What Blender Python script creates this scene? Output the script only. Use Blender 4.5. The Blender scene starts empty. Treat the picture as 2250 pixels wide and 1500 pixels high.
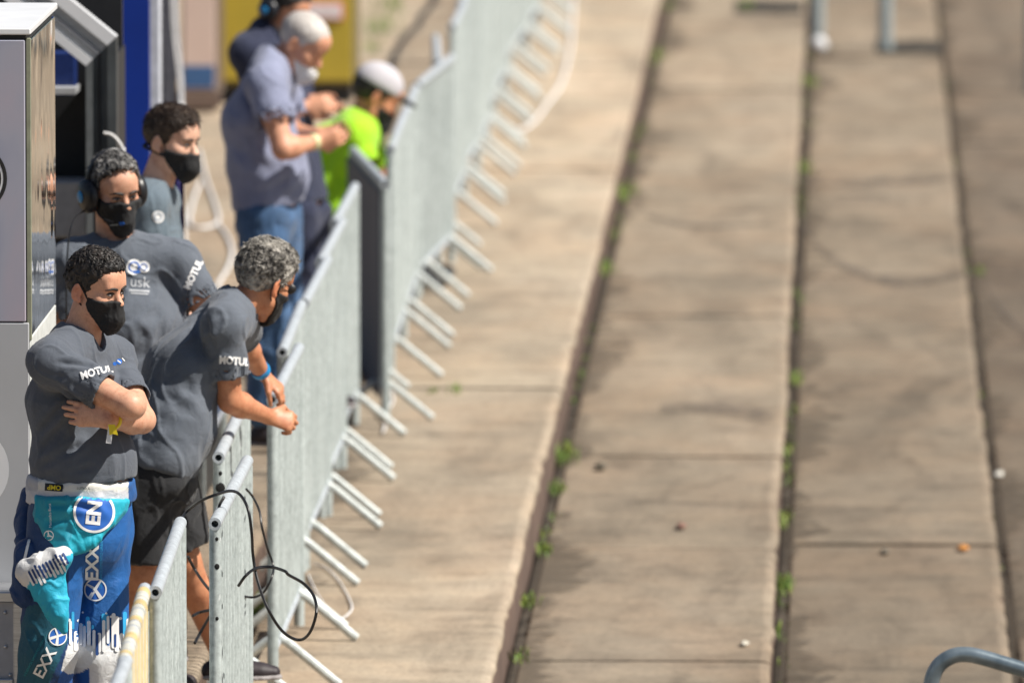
import bpy, bmesh, math, random
import numpy as np
from mathutils import Vector, Matrix
from mathutils.bvhtree import BVHTree

random.seed(7)
RNG = np.random.default_rng(7)
SC = bpy.context.scene
COL = SC.collection

# ---------------------------------------------------------------- camera, sky, sun
CAM_H = 5.2                       # lens height above the barrier tread, metres
FPX = 25000.0                     # focal length of a 400 mm lens in photo pixels (2250 wide)
PITCH = math.atan(2400 / FPX)
YAW = math.atan(735 / FPX * math.cos(PITCH))
cam_data = bpy.data.cameras.new('camera')
cam_data.sensor_width = 36.0
cam_data.lens = 400.0
cam_data.clip_start = 0.5
cam_data.clip_end = 2000.0
cam_data.dof.use_dof = True
cam_data.dof.focus_distance = 36.9
cam_data.dof.aperture_fstop = 4.0
cam_data.dof.aperture_blades = 9
cam = bpy.data.objects.new('camera', cam_data)
COL.objects.link(cam)
cam.location = (0, 0, CAM_H)
cam.rotation_euler = (math.pi / 2 - PITCH, 0, YAW)
SC.camera = cam

SUN_EL, SUN_AZ = math.radians(51), math.radians(-16)      # azimuth: from +X turning to +Y
sun_dir = Vector((math.cos(SUN_EL) * math.cos(SUN_AZ), math.cos(SUN_EL) * math.sin(SUN_AZ), math.sin(SUN_EL)))
world = bpy.data.worlds.new('World')
SC.world = world
world.use_nodes = True
wn = world.node_tree.nodes
sky = wn.new('ShaderNodeTexSky')
sky.sky_type = 'NISHITA'
sky.sun_disc = False
sky.sun_elevation = SUN_EL
sky.sun_rotation = math.pi / 2 - SUN_AZ
world.node_tree.links.new(sky.outputs[0], wn['Background'].inputs[0])
wn['Background'].inputs[1].default_value = 0.05
sl = bpy.data.lights.new('sun', 'SUN')
sl.energy = 5.0
sl.angle = math.radians(0.5)
sl.color = (1.0, 0.94, 0.85)
so = bpy.data.objects.new('sun', sl)
COL.objects.link(so)
so.rotation_euler = (-sun_dir).to_track_quat('-Z', 'Y').to_euler()
SC.view_settings.view_transform = 'Standard'
SC.view_settings.look = 'None'
SC.view_settings.exposure = 0.42
SC.view_settings.gamma = 1.0
SC.view_settings.use_curve_mapping = False
SC.render.engine = 'CYCLES'
SC.cycles.use_denoising = True
SC.cycles.max_bounces = 6
SC.cycles.diffuse_bounces = 3
SC.cycles.glossy_bounces = 3
SC.cycles.transparent_max_bounces = 8

_F = np.array([-math.sin(YAW) * math.cos(PITCH), math.cos(YAW) * math.cos(PITCH), -math.sin(PITCH)])
_R = np.array([math.cos(YAW), math.sin(YAW), 0.0])
_U = np.array([-math.sin(YAW) * math.sin(PITCH), math.cos(YAW) * math.sin(PITCH), math.cos(PITCH)])

def w(px, py, Y):
    """World point at distance Y (metres along the terrace) seen at photo pixel px, py."""
    d = _F + (px - 1125) / FPX * _R - (py - 750) / FPX * _U
    return np.array([0, 0, CAM_H]) + d * (Y / d[1])

def wz(px, py, z):
    """World point on the level z seen at photo pixel px, py."""
    d = _F + (px - 1125) / FPX * _R - (py - 750) / FPX * _U
    return np.array([0, 0, CAM_H]) + d * ((z - CAM_H) / d[2])

# ---------------------------------------------------------------- tags and small helpers
def tag(o, label=None, cat=None, group=None, kind=None):
    if label: o['label'] = label
    if cat: o['category'] = cat
    if group: o['group'] = group
    if kind: o['kind'] = kind
    return o

def link(o, parent=None):
    COL.objects.link(o)
    if parent is not None:
        o.parent = parent
        o.matrix_parent_inverse = Matrix.Translation(-Vector(parent.location)) if parent.rotation_euler.z == 0 else parent.matrix_basis.inverted()
    return o

def empty(name, loc, rz=0.0):
    o = bpy.data.objects.new(name, None)
    o.empty_display_size = 0.1
    COL.objects.link(o)
    o.location = loc
    o.rotation_euler = (0, 0, rz)
    return o

class MB:
    """Collects faces; build() links them as one mesh object."""
    def __init__(self):
        self.v, self.f, self.m = [], [], []
    def add(self, vs, fs, mi=0):
        n = len(self.v)
        self.v += [tuple(map(float, p)) for p in vs]
        self.f += [tuple(i + n for i in f) for f in fs]
        self.m += [mi] * len(fs)
        return self
    def box(self, lo, hi, mi=0, bev=0.0):
        x0, y0, z0 = lo; x1, y1, z1 = hi
        if bev <= 0:
            vs = [(x0,y0,z0),(x1,y0,z0),(x1,y1,z0),(x0,y1,z0),(x0,y0,z1),(x1,y0,z1),(x1,y1,z1),(x0,y1,z1)]
            return self.add(vs, [(3,2,1,0),(4,5,6,7),(0,1,5,4),(1,2,6,5),(2,3,7,6),(3,0,4,7)], mi)
        b = min(bev, (x1-x0)*.45, (y1-y0)*.45, (z1-z0)*.45)
        def ring(z, d):
            return [(x0+d,y0+b,z),(x0+b,y0+d,z),(x1-b,y0+d,z),(x1-d,y0+b,z),(x1-d,y1-b,z),(x1-b,y1-d,z),(x0+b,y1-d,z),(x0+d,y1-b,z)]
        vs = ring(z0, b) + ring(z0+b, 0) + ring(z1-b, 0) + ring(z1, b)
        fs = [tuple(range(7,-1,-1)), tuple(range(24,32))]
        for r in range(3):
            for i in range(8):
                j = (i+1) % 8
                fs.append((r*8+i, r*8+j, r*8+8+j, r*8+8+i))
        return self.add(vs, fs, mi)
    def tube(self, pts, r, n=8, mi=0, caps=True, hollow=0.0):
        pts = [Vector(p) for p in pts]
        rs = r if isinstance(r, (list, tuple)) else [r] * len(pts)
        ring_v, fs = [], []
        t0 = (pts[1] - pts[0]).normalized()
        ref = Vector((0, 0, 1)) if abs(t0.z) < 0.9 else Vector((1, 0, 0))
        u = t0.cross(ref).normalized()
        for i, p in enumerate(pts):
            a = pts[max(i-1, 0)]; b = pts[min(i+1, len(pts)-1)]
            t = (b - a).normalized()
            u = (u - t * u.dot(t)).normalized()
            vv = t.cross(u)
            for k in range(n):
                an = 2 * math.pi * k / n
                ring_v.append(p + (u * math.cos(an) + vv * math.sin(an)) * rs[i])
        for i in range(len(pts) - 1):
            for k in range(n):
                j = (k + 1) % n
                fs.append((i*n+k, i*n+j, (i+1)*n+j, (i+1)*n+k))
        m = len(pts)
        if hollow > 0:
            # open ends: an inner wall reaching a little way into the tube and a floor deep inside
            for e, i in ((0, 0), (1, m-1)):
                p = pts[i]; q = pts[1] if e == 0 else pts[m-2]
                t = (q - p).normalized()
                c0 = len(ring_v)
                for dep, rad in ((0, hollow), (0.08, hollow)):
                    for k in range(n):
                        d = (ring_v[i*n+k] - p).normalized()
                        ring_v.append(p + d * rad + t * dep)
                for k in range(n):
                    j = (k+1) % n
                    a, b = i*n+k, i*n+j
                    fs.append((a, c0+k, c0+j, b) if e else (b, c0+j, c0+k, a))
                    fs.append((c0+k, c0+n+k, c0+n+j, c0+j) if e else (c0+j, c0+n+j, c0+n+k, c0+k))
                fl = [c0+n+k for k in range(n)]
                fs.append(tuple(fl) if not e else tuple(reversed(fl)))
        elif caps:
            fs.append(tuple(range(n-1, -1, -1)))
            fs.append(tuple((m-1)*n + k for k in range(n)))
        return self.add(ring_v, fs, mi)
    def ball(self, c, r, n=10, mi=0, sc=(1,1,1)):
        vs, fs = [], []
        rows = n // 2 + 1
        for i in range(rows):
            th = math.pi * i / (rows - 1)
            for k in range(n):
                ph = 2 * math.pi * k / n
                vs.append((c[0]+r*sc[0]*math.sin(th)*math.cos(ph), c[1]+r*sc[1]*math.sin(th)*math.sin(ph), c[2]+r*sc[2]*math.cos(th)))
        for i in range(rows-1):
            for k in range(n):
                j = (k+1) % n
                fs.append((i*n+k, (i+1)*n+k, (i+1)*n+j, i*n+j))
        return self.add(vs, fs, mi)
    def mesh(self, name, smooth=True, ang=35):
        me = bpy.data.meshes.new(name)
        me.from_pydata(self.v, [], self.f)
        if any(self.m):
            me.polygons.foreach_set('material_index', self.m)
        if smooth:
            me.shade_smooth()
            me.set_sharp_from_angle(angle=math.radians(ang))
        me.update()
        return me
    def build(self, name, mats, parent=None, smooth=True, ang=35):
        me = self.mesh(name, smooth, ang)
        for m in (mats if isinstance(mats, (list, tuple)) else [mats]):
            me.materials.append(m)
        return link(bpy.data.objects.new(name, me), parent)

def spline(pts, n=8):
    """Catmull-Rom through pts."""
    P = [np.array(p, float) for p in pts]
    P = [2*P[0]-P[1]] + P + [2*P[-1]-P[-2]]
    out = []
    for i in range(1, len(P)-2):
        for k in range(n):
            t = k / n
            a, b, c, d = P[i-1], P[i], P[i+1], P[i+2]
            out.append(0.5*((2*b)+(c-a)*t+(2*a-5*b+4*c-d)*t*t+(-a+3*b-3*c+d)*t**3))
    out.append(P[-2])
    return out

# ---------------------------------------------------------------- materials
class NT:
    def __init__(self, name):
        self.mat = bpy.data.materials.new(name)
        self.mat.use_nodes = True
        self.t = self.mat.node_tree
        self.b = self.t.nodes['Principled BSDF']
    def node(self, ty, **kw):
        n = self.t.nodes.new(ty)
        for k, v in kw.items():
            setattr(n, k, v)
        return n
    def link(self, a, b):
        self.t.links.new(a, b)
    def coords(self, scale=(1,1,1), kind='Object'):
        tc = self.node('ShaderNodeTexCoord')
        mp = self.node('ShaderNodeMapping')
        mp.inputs['Scale'].default_value = scale
        self.link(tc.outputs[kind], mp.inputs['Vector'])
        return mp.outputs[0]
    def noise(self, vec, scale, detail=4, rough=.55, dist=0.0):
        n = self.node('ShaderNodeTexNoise')
        n.inputs['Scale'].default_value = scale
        n.inputs['Detail'].default_value = detail
        n.inputs['Roughness'].default_value = rough
        n.inputs['Distortion'].default_value = dist
        if vec is not None: self.link(vec, n.inputs['Vector'])
        return n.outputs['Fac']
    def ramp(self, fac, stops, interp='LINEAR'):
        r = self.node('ShaderNodeValToRGB')
        r.color_ramp.interpolation = interp
        el = r.color_ramp.elements
        while len(el) < len(stops): el.new(0.5)
        for e, (p, c) in zip(el, stops):
            e.position = p
            e.color = (*c, 1) if len(c) == 3 else c
        self.link(fac, r.inputs[0])
        return r.outputs[0]
    def mix(self, fac, a, b, mode='MIX'):
        m = self.node('ShaderNodeMix', data_type='RGBA', blend_type=mode)
        for sock, val in ((0, fac), (6, a), (7, b)):
            if hasattr(val, 'links'): self.link(val, m.inputs[sock])
            elif sock == 0: m.inputs[0].default_value = val
            else: m.inputs[sock].default_value = (*val, 1)
        return m.outputs[2]
    def bump(self, h, strength=.3, dist=.01):
        b = self.node('ShaderNodeBump')
        b.inputs['Strength'].default_value = strength
        b.inputs['Distance'].default_value = dist
        self.link(h, b.inputs['Height'])
        self.link(b.outputs[0], self.b.inputs['Normal'])
    def set(self, color=None, rough=None, metal=None, **kw):
        if color is not None:
            if hasattr(color, 'links'): self.link(color, self.b.inputs['Base Color'])
            else: self.b.inputs['Base Color'].default_value = (*color, 1)
        if rough is not None:
            if hasattr(rough, 'links'): self.link(rough, self.b.inputs['Roughness'])
            else: self.b.inputs['Roughness'].default_value = rough
        if metal is not None: self.b.inputs['Metallic'].default_value = metal
        for k, v in kw.items():
            self.b.inputs[k].default_value = v
        return self.mat

def sh(c, k):
    return tuple(min(1, x * k) for x in c)

def plain(name, c, rough=.5, metal=0.0, var=.15, scale=25, bump=0.0, **kw):
    n = NT(name)
    v = n.coords()
    f = n.noise(v, scale, 4)
    col = n.ramp(f, [(.3, sh(c, 1 - var)), (.7, sh(c, 1 + var))])
    if bump: n.bump(f, bump, .01)
    return n.set(col, rough, metal, **kw)

def fabric(name, c, var=.10, weave=900, rough=.9, attr=False, wr=.35, sheen=.15):
    n = NT(name)
    v = n.coords()
    f = n.noise(v, 14, 4)
    if attr:
        a = n.node('ShaderNodeAttribute', attribute_name='tint')
        base = n.mix(1.0, a.outputs['Color'], n.ramp(f, [(.3, (1-var,)*3), (.7, (1,)*3)]), 'MULTIPLY')
    else:
        base = n.ramp(f, [(.3, sh(c, 1 - var)), (.7, sh(c, 1 + var))])
    wv = n.noise(v, weave, 2)
    big = n.noise(v, 22, 3, .5, 1.5)
    add = n.node('ShaderNodeMath', operation='MULTIPLY_ADD')
    n.link(big, add.inputs[0]); add.inputs[1].default_value = 4.0; n.link(wv, add.inputs[2])
    n.bump(add.outputs[0], wr, .004)
    n.b.inputs['Sheen Weight'].default_value = sheen
    return n.set(base, rough)

def skin(name, c):
    n = NT(name)
    v = n.coords()
    f = n.noise(v, 26, 6, .7)
    g = n.noise(v, 260, 4, .7)
    hairs = n.noise(n.coords((240, 240, 90)), 1.0, 4, .7, .8)
    col = n.ramp(f, [(.28, (c[0]*.78, c[1]*.62, c[2]*.56)), (.5, c), (.74, (c[0]*1.14, c[1]*1.16, c[2]*1.14))])
    col = n.mix(.28, col, n.ramp(hairs, [(.34, (.52, .44, .40)), (.52, (1, 1, 1))]), 'MULTIPLY')
    a = n.node('ShaderNodeAttribute', attribute_name='tint')
    col = n.mix(1.0, col, a.outputs['Color'], 'MULTIPLY')
    n.bump(g, .16, .002)
    n.b.inputs['Subsurface Weight'].default_value = .06
    n.b.inputs['Subsurface Radius'].default_value = (.010, .004, .002)
    n.b.inputs['Subsurface Scale'].default_value = .5
    return n.set(col, n.ramp(g, [(.3, (.60,)*3), (.7, (.40,)*3)]))

def concrete(name, c, stain=.5):
    n = NT(name)
    gp = n.node('ShaderNodeNewGeometry').outputs['Position']
    def at(sx, sy, sz=1.0):
        m_ = n.node('ShaderNodeMapping'); m_.inputs['Scale'].default_value = (sx, sy, sz); n.link(gp, m_.inputs['Vector'])
        return m_.outputs[0]
    big = n.noise(at(1.1, .30), 1.0, 5, .6, .5)            # broad weathering
    blot = n.noise(at(2.6, .55), 1.0, 6, .66, .9)           # blotches a metre or two long
    mid = n.noise(gp, 4.5, 6, .7)
    fine = n.noise(gp, 42, 7, .8)
    col = n.ramp(big, [(.32, sh(c, .74)), (.50, c), (.68, (c[0]*1.15, c[1]*1.16, c[2]*1.19))])
    col = n.mix(stain, col, n.ramp(blot, [(.33, (.60, .59, .58)), (.43, (.86, .855, .85)), (.52, (1.0, 1.0, 1.0)), (.68, (1.10, 1.09, 1.07))]), 'MULTIPLY')
    col = n.mix(.75, col, n.ramp(mid, [(.30, (.56, .55, .54)), (.46, (.93, .93, .93)), (.56, (1.0, 1.0, 1.0)), (.70, (1.14, 1.12, 1.10))]), 'MULTIPLY')
    col = n.mix(.9, col, n.ramp(fine, [(.34, (.55, .54, .52)), (.48, (.95, .95, .95)), (.64, (1.16, 1.15, 1.14))]), 'MULTIPLY')
    strk = n.noise(at(.7, 3.2), 1.0, 6, .7, .3)          # float marks across the slabs
    col = n.mix(.7, col, n.ramp(strk, [(.32, (.62, .61, .60)), (.46, (.96, .96, .96)), (.66, (1.10, 1.08, 1.06))]), 'MULTIPLY')
    spot = n.noise(at(6, 3), 1.0, 2, .5)
    col = n.mix(.8, col, n.ramp(spot, [(.22, (.45, .43, .41)), (.28, (1, 1, 1))]), 'MULTIPLY')
    warm = n.noise(at(1.7, .8), 1.0, 3)
    col = n.mix(.5, col, n.ramp(warm, [(.42, (1, 1, 1)), (.68, (1.10, .97, .88))]), 'MULTIPLY')
    add = n.node('ShaderNodeMath', operation='MULTIPLY_ADD')
    n.link(mid, add.inputs[0]); add.inputs[1].default_value = 2.0; n.link(fine, add.inputs[2])
    n.bump(add.outputs[0], .45, .007)
    return n.set(col, .9)

def grime_or_shadow(name, c, peak=.75):
    """Thin see-through film of dirt or painted shadow; the 'tint' attribute fades it out towards its ragged edge."""
    n = NT(name)
    gp = n.node('ShaderNodeNewGeometry').outputs['Position']
    f = n.noise(gp, 7, 6, .7)
    a = n.node('ShaderNodeAttribute', attribute_name='tint')
    sep = n.node('ShaderNodeSeparateColor'); n.link(a.outputs['Color'], sep.inputs[0])
    m1 = n.node('ShaderNodeMath', operation='MULTIPLY_ADD'); n.link(f, m1.inputs[0]); m1.inputs[1].default_value = 1.6; n.link(sep.outputs[0], m1.inputs[2])
    n.link(n.ramp(m1.outputs[0], [(.78, (0, 0, 0)), (1.0, (peak,)*3)]), n.b.inputs['Alpha'])
    g = n.noise(gp, 30, 5, .7)
    return n.set(n.ramp(g, [(.3, sh(c, .6)), (.7, sh(c, 1.3))]), .95)

def galvanised(name, c=(.455, .51, .505), spangle=1.0):
    n = NT(name)
    gp = n.node('ShaderNodeNewGeometry').outputs['Position']
    def at(sx, sy, sz):
        m_ = n.node('ShaderNodeMapping'); m_.inputs['Scale'].default_value = (sx, sy, sz); n.link(gp, m_.inputs['Vector'])
        return m_.outputs[0]
    v = at(1, 1, 1)
    sp = n.noise(v, 34, 5, .7)
    dr = n.noise(at(40, 14, 3), 1.0, 5, .6)
    col = n.ramp(sp, [(.32, sh(c, .74)), (.5, c), (.70, sh(c, 1.22))])
    col = n.mix(.55 * spangle, col, n.ramp(dr, [(.36, (.68, .70, .70)), (.55, (1, 1, 1)), (.72, (1.3, 1.3, 1.3))]), 'MULTIPLY')
    fl = n.noise(at(70, 40, 22), 1.0, 3, .6)
    col = n.mix(n.ramp(fl, [(.66, (0, 0, 0)), (.72, (.55 * spangle,)*3)]), col, (.78, .80, .80))
    sep = n.noise(v, 90, 3)
    n.bump(sep, .25, .003)
    n.b.inputs['Metallic'].default_value = .15
    return n.set(col, n.ramp(sp, [(.3, (.62,)*3), (.7, (.42,)*3)]))
# ---------------------------------------------------------------- setting: ground and terrace steps
ground = MB()
ground.add([(-900, -300, -4.2), (900, -300, -4.2), (900, 1500, -4.2), (-900, 1500, -4.2)], [(0, 1, 2, 3)])
tag(ground.build('ground', plain('ground_earth', (.20, .17, .13), .95, 0, .25, .6)), kind='structure')

RISE = 0.20
EDGE = [-2.27, -1.285, -0.275, 0.672, 1.62, 2.57, 3.52, 4.47]       # right edge of tread 0, 1, 2 ...
dirt = plain('joint_soil', (.060, .048, .036), .97, 0, .4, 9)
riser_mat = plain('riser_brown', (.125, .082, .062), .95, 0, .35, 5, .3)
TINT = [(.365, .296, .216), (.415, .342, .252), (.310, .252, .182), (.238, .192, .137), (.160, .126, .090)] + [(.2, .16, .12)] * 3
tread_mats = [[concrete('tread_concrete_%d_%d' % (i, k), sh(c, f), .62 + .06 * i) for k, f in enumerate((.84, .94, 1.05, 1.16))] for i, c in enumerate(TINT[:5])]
nosing_mats = [concrete('nosing_%d' % i, (c[0]*1.01, c[1]*1.01, c[2]*1.02), .6) for i, c in enumerate(TINT[:5])]
JOINTS = [
    [24, 33, 38.4, 43.2, 47.2, 50.6, 55.5, 62, 70, 80, 95],
    [24, 31, 38.2, 44.7, 51.9, 57.6, 64.4, 72.5, 84, 97],
    [24, 33, 39.5, 44.05, 47.9, 51.6, 58.4, 65.5, 74.3, 86, 97],
    [24, 30, 36.5, 43.0, 50.5, 58.5, 63.8, 71.5, 81.2, 97],
    [24, 34, 42, 48.4, 55.5, 61, 68, 77, 97],
]

def slab_mesh(x0, x1, y0, y1, zt, depth, seed):
    """Cast slab with a chipped, worn nosing on its right edge and a rough riser below it."""
    rr = np.random.default_rng(seed)
    n = max(6, int((y1 - y0) / .16))
    ys = np.linspace(y0, y1, n)
    walk = np.cumsum(rr.normal(0, .0012, n)); walk -= np.linspace(walk[0], walk[-1], n)
    chip = walk + rr.normal(0, .003, n) - (rr.random(n) > .93) * rr.random(n) * .028
    sag = rr.normal(0, .0015, n)
    V, F, M = [], [], []
    for i, y in enumerate(ys):
        c = chip[i]
        prof = [(x0, zt - .02), (x0 + .012, zt - .004), (x0 + .05, zt), ((x0 + x1) / 2, zt + sag[i]), (x1 - .042 + chip[i] * 1.5, zt + sag[i]),
                (x1 - .018 + c, zt - .002), (x1 - .005 + c, zt - .010), (x1 + c, zt - .026), (x1 - .006 + c * .4, zt - .09), (x1 - .004, zt - depth)]
        V += [(px, y, pz) for px, pz in prof]
    m = len(prof)
    for i in range(n - 1):
        for k in range(m - 1):
            a = i * m + k
            F.append((a, a + 1, a + m + 1, a + m)); M.append(1 if k >= 7 else 2 if k in (4, 5) else 0)
    F.append(tuple(range(m - 1, -1, -1)) + ()); M.append(0)
    F.append(tuple((n - 1) * m + k for k in range(m))); M.append(0)
    me = bpy.data.meshes.new('slab')
    me.from_pydata(V, [], F)
    me.polygons.foreach_set('material_index', M)
    me.shade_smooth(); me.set_sharp_from_angle(angle=math.radians(40))
    return me

for t in range(8):
    root = empty('terrace_step', (0, 0, RISE - t * RISE))
    tag(root, kind='structure')
    x1 = EDGE[t]
    x0 = -16.0 if t == 0 else EDGE[t - 1]
    zt = RISE - t * RISE
    js = [y * (1.0, 1.0, .986, .973, .96)[min(t, 4)] for y in JOINTS[min(t, 4)]]
    bed = MB(); bed.box((x0 + .003, 23, zt - .9), (x1 - .03, 97.5, zt - .030 - .002 * t))
    link(bpy.data.objects.new('soil_bed', bed.mesh('soil_bed', False)), root).data.materials.append(dirt)
    rows = [(-16.0, -9.2), (-9.18, -5.6), (-5.585, x1)] if t == 0 else [(x0 + (.040, .040, .046, .055, .05)[min(t - 1, 4)], x1)]
    for r, (a, b) in enumerate(rows):
        for j in range(len(js) - 1):
            gap = random.uniform(.018, .034)
            y0, y1 = js[j] + gap, js[j + 1] - gap
            me = slab_mesh(a, b, y0, y1, zt + random.uniform(-.004, .004), .26, 100 * t + j + 17 * r)
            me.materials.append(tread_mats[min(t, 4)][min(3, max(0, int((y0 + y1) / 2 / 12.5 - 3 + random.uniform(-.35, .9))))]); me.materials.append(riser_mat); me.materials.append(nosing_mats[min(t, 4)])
            link(bpy.data.objects.new('slab', me), root)

# dirt gathered along the foot of the risers, old drag marks, and painted shadow streaks
def film(name, quads, fades, mat, label):
    me = bpy.data.meshes.new(name)
    vs = [v for q in quads for v in q]
    me.from_pydata(vs, [], [tuple(range(4*i, 4*i+4)) for i in range(len(quads))])
    at_ = me.color_attributes.new('tint', 'FLOAT_COLOR', 'POINT')
    for i, f in enumerate([f for q in fades for f in q]): at_.data[i].color = (f, f, f, 1)
    me.materials.append(mat)
    return tag(link(bpy.data.objects.new(name, me)), label, 'dirt', kind='stuff')
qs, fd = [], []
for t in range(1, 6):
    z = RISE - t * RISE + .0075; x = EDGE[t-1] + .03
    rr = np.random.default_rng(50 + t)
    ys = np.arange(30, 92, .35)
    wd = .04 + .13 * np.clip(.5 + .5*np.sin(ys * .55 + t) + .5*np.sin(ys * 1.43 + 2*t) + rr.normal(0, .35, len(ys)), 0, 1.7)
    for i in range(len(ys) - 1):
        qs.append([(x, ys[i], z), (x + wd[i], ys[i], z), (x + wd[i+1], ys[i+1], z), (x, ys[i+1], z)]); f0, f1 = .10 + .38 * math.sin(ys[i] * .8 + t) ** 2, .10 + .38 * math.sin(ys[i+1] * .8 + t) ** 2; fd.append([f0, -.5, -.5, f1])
film('riser_dirt', qs, fd, grime_or_shadow('riser_grime', (.10, .080, .058), .46), 'dark dirt gathered along the foot of each step')
qs, fd = [], []
for z, wd, pts in ((-RISE, .16, [(1390, 430), (1425, 468), (1480, 488), (1560, 497), (1640, 492), (1722, 482)]), (-2*RISE, .30, [(1758, 480), (1790, 530), (1830, 568), (1890, 598), (1980, 620), (2060, 612), (2136, 600)]), (-3*RISE, .3, [(2152, 600), (2185, 660), (2250, 730), (2330, 780)]), (-RISE, .35, [(1450, 895), (1560, 893), (1640, 905), (1702, 915)]), (-2*RISE, .3, [(1750, 398), (1850, 402), (1960, 398), (2085, 390)])):
    P = spline([wz(x, y, z + .0085) for x, y in pts], 8)
    for i in range(len(P) - 1):
        for s0, s1 in ((-1, 0), (0, 1)):
            o0, o1 = np.array([0, s0 * wd, 0]), np.array([0, s1 * wd, 0])
            e0 = .28 * math.sin(math.pi * (i + .3) / len(P)) ** .5; a_, b_ = (-.5 if s0 else e0), (-.5 if s1 else e0)
            qs.append([tuple(P[i] + o0), tuple(P[i+1] + o0), tuple(P[i+1] + o1), tuple(P[i] + o1)]); fd.append([a_, a_, b_, b_])
_dm = (qs, fd)
film('drag_marks', qs, fd, grime_or_shadow('drag_grime', (.12, .10, .085), .42), 'faint curved dark marks dragged across the steps')
for z, x0_, x1_, y_, lab in ((-RISE, 1615, 1765, 15, 'painted dark shadow streak beside the bollard with the white ball'), (-2*RISE, 1925, 2072, 104, 'painted dark shadow streak at the foot of the plain bollard')):
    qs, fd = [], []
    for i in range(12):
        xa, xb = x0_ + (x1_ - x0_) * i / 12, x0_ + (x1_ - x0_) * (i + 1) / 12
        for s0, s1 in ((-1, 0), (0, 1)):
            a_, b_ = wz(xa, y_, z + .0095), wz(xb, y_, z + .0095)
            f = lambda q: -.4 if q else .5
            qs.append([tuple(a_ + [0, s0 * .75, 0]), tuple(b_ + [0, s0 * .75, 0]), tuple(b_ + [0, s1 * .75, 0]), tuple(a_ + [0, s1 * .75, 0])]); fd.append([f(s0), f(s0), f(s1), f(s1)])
    film('shadow_streak', qs, fd, grime_or_shadow('painted_shadow', (.03, .026, .02), .9), lab)  # shadow streaks near the bollards, painted onto the treads as dark films

# ---------------------------------------------------------------- crowd barriers
galv = galvanised('galvanised_steel')
galv_rail = galvanised('galvanised_rail', (.47, .51, .545), .4)
galv_pale = galvanised('galvanised_pale', (.53, .57, .555), .4)
hole_mat = plain('hole_dark', (.01, .01, .01), .8)
BL, BH, BB = 1.93, 1.10, 0.17          # length, height, height of the bottom rail
R_RAIL = 0.021

def m_tube(name, a, b, r, n=10, mat=galv, **kw):
    me = MB().tube([a, b], r, n, **kw).mesh(name)
    me.materials.append(mat)
    return me

me_top = m_tube('top_rail', (0, 0, BH - R_RAIL), (0, BL, BH - R_RAIL), R_RAIL, 16, galv_rail, hollow=.0115)
me_bot = m_tube('bottom_rail', (0, 0.03, BB), (0, BL - .03, BB), .017, 10, galv_rail)
me_post = MB().tube([(0, 0, .03), (0, 0, BH - R_RAIL * 1.6)], .0205, 14).mesh('end_post'); me_post.materials.append(galv)
me_bar = m_tube('bar', (0, 0, BB + .01), (0, 0, BH - R_RAIL * 1.5), .0095, 8, galv)
fm = MB()
for s in (-1, 1):
    fm.tube([(s * .010, 0, BB + .015), (s * .04, 0, BB - .002), (s * .222, 0, .018), (s * .230, 0, .013)], .0170, 10)
me_foot = fm.mesh('foot'); me_foot.materials.append(galv_pale)
NBAR = 20
BAR_Y = [BL * (i + 1) / (NBAR + 1) for i in range(NBAR)]

def barrier(near, far, label, zbase=0.0, taped=None):
    """near/far: (x, y) of the two ends of the top rail."""
    a = math.atan2(far[0] - near[0], far[1] - near[1])
    root = empty('crowd_barrier', (near[0], near[1], zbase), -a)
    tag(root, label, 'barrier', 'galvanised crowd barriers standing in a row on the terrace')
    def part(me, name, loc):
        o = bpy.data.objects.new(name, me); COL.objects.link(o); o.parent = root; o.location = loc
        return o
    tr = part(me_top, 'top_rail', (0, 0, 0)); part(me_bot, 'bottom_rail', (0, 0, 0))
    p0 = part(me_post, 'end_post', (0, .022, 0)); part(me_post, 'end_post', (0, BL - .022, 0))
    for y in BAR_Y: part(me_bar, 'bar', (0, y, 0))
    part(me_foot, 'foot', (0, .27, 0)); part(me_foot, 'foot', (0, BL - .27, 0))
    return root

def row_end(px, py): 
    p = wz(px, py, BH - .005)
    return (p[0], p[1])

spots = [((204, 1628), None, 'crowd barrier at the bottom frame edge, only its grey rail tip showing'),
         ((270, 1452), None, 'crowd barrier wrapped in yellowed tape beside the racing suit legs'),
         ((341, 1290), None, 'crowd barrier with worn taped grey rail, just behind the yellow taped one'),
         ((472, 1140), None, 'crowd barrier with the black cable looped over its top rail'),
         ((480, 995), None, 'crowd barrier under the elbow of the leaning man'),
         ((598, 868), None, 'crowd barrier whose rail end the leaning man grips'),
         ((620, 765), None, 'crowd barrier directly behind the one the leaning man grips'),
         ((668, 658), None, 'second crowd barrier beyond the one the leaning man grips'),
         ((704, 568), None, 'third crowd barrier beyond the one the leaning man grips'),
         ((735, 484), None, 'crowd barrier just in front of the dark angled barrier'),
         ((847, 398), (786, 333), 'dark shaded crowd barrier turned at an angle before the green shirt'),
         ((857, 322), (884, 255), 'pale crowd barrier just behind the dark angled one'),
         ((886, 252), (914, 184), 'pale crowd barrier below the white cap, second behind the dark one'),
         ((917, 181), (968, 140), 'pale crowd barrier swung out to the right at the kink of the row'),
         ((962, 134), (957, 68), 'pale crowd barrier stepping back to the left after the kink of the row')]
last = None
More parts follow.
